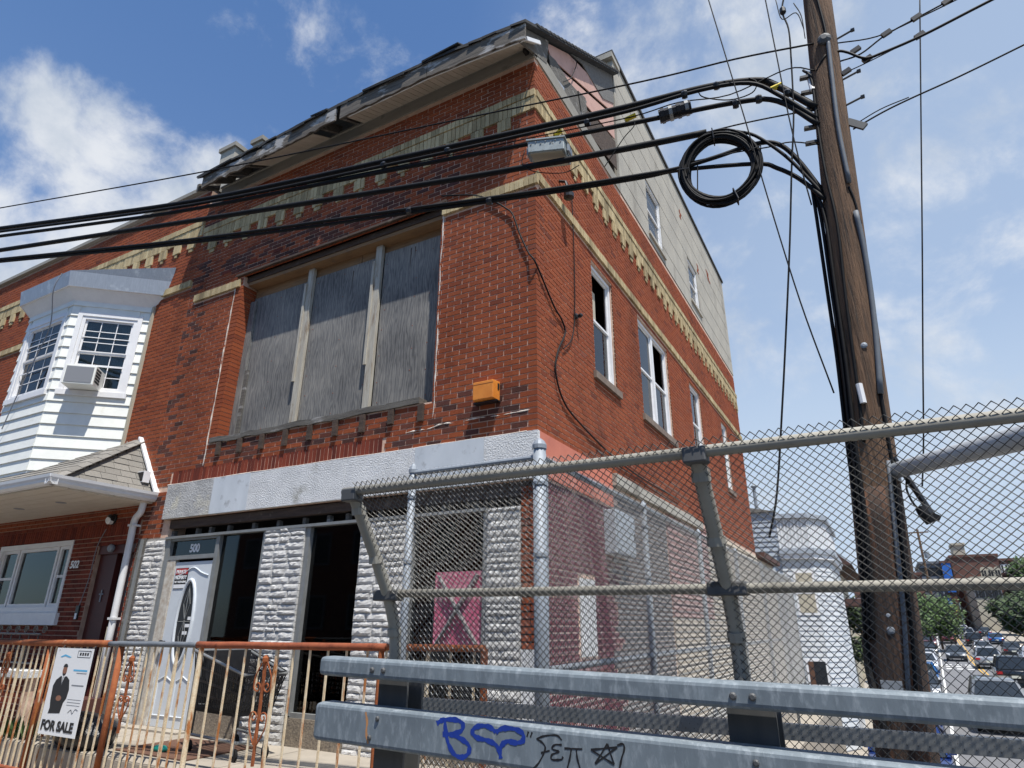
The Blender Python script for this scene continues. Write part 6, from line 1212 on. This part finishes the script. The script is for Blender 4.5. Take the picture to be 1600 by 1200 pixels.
far_block('brick_block', 'lower brown brick wing right of the large brick block', 1556, 1588, 876, 176, BROWNB, rows=1, cols=3); far_block('grey_block', 'grey gridded office block left of the blue mural', 1436, 1474, 881, 165, GREYB, rows=3, cols=6, wm=BLACKP)
far_block('cream_tower', 'cream stair tower rising behind the brown brick block', 1487, 1506, 852, 182, CREAMB, depth=6); mw_, mz_, mxa, mxb = far_block('mural_wall', 'narrow wall with a bright blue mural beside the brick block', 1470, 1484, 880, 164, BROWNB, depth=6, rows=0); MB().wbox((mxa, 163.8, mz_-6), (mxb, 163.98, mz_)).build('mural', MURAL, mw_)
far_block('pale_block', 'pale rendered house front below the arched windows', 1518, 1560, 905, 150, CREAMB, rows=1, cols=4, wm=GREYB, dz=1); far_block('pale_block', 'pale grey building at the right edge of the view', 1586, 1640, 893, 160, GREYB, rows=1, cols=5)
far_block('brick_block', 'brown brick terrace behind the pole on the left kerb', 1330, 1440, 900, 140, BROWNB, rows=2, cols=8)
YS_ = thing('yellow_sign', 'small yellow sign hanging over the far end of the street', 'sign', tuple(onY(1490, 950, 120))); p = onY(1490, 951, 120); MB().wbox((p.x-.38, 120, p.z-.4), (p.x+.38, 120.1, p.z+.4)).build('sign_panel', YSIGN, YS_); MB().tube([V((p.x+.9, 120.05, zroad(120))), V((p.x+.9, 120.05, p.z+1))], .08, 6).build('sign_post', GALVP, YS_)
BN = thing('blue_banner', 'blue street banner beside the yellow sign', 'banner', tuple(onY(1484, 942, 122))); p = onY(1485, 941, 122); MB().wbox((p.x-.25, 122, p.z-.5), (p.x+.25, 122.05, p.z+.6)).build('banner_cloth', MURAL, BN); MB().tube([V((p.x-.6, 122, zroad(122))), V((p.x-.6, 122, p.z+1.6))], .08, 6).build('banner_pole', GALVP, BN)
FP = thing('far_pole', 'distant utility pole with crossarm right of the big pole', 'utility pole', (onY(1436, 960, 95).x, 95, zroad(95))); p = onY(1434, 832, 95); MB().tube([V((p.x, 95, zroad(95))), p+V((0, 0, .4))], .14, 8).build('pole_shaft', POLE, FP); MB().bar(p+V((-1.2, 0, 0)), p+V((1.2, 0, 0)), .14).build('crossarm', POLE, FP); MB().lathe(p+V((.5, 0, -2.9)), ((.3, -.4), (.33, 0), (.3, .4)), 10).build('transformer', GALVP, FP)

for i, (x0, x1, h_, m_) in enumerate(((-30, -19, 8.2, BROWNB), (-18.9, -9, 9.4, BRK2), (-8.9, 1.5, 8.6, BROWNB), (1.6, 12, 9.8, CREAMB))):
    t_ = thing('opposite_house', ['brown brick house across the street, far left', 'maroon brick house across the street', 'brown brick house facing the shop', 'cream house across the street by the corner'][i], 'house', ((x0+x1)/2, -20, 0), 'houses across the street')
    MB().wbox((x0, -27, -.2), (x1, -20, h_)).build('wall', m_, t_); MB().wbox((x0, -27.1, h_), (x1, -19.8, h_+.3)).build('roof_edge', TAR, t_); bt = T((0, -20, 0), (1, 0, 0), (0, 1, 0))
    for k in range(4):
        for z in (1.0, 4.2): u = x0+(x1-x0)*(k+.5)/4; wd = bx('window', GREYB, t_, bt, u-.6, u+.6, z, z+1.7, 0, .05); bx('pane', BLACKP, wd, bt, u-.48, u+.48, z+.12, z+1.58, .051, .06)
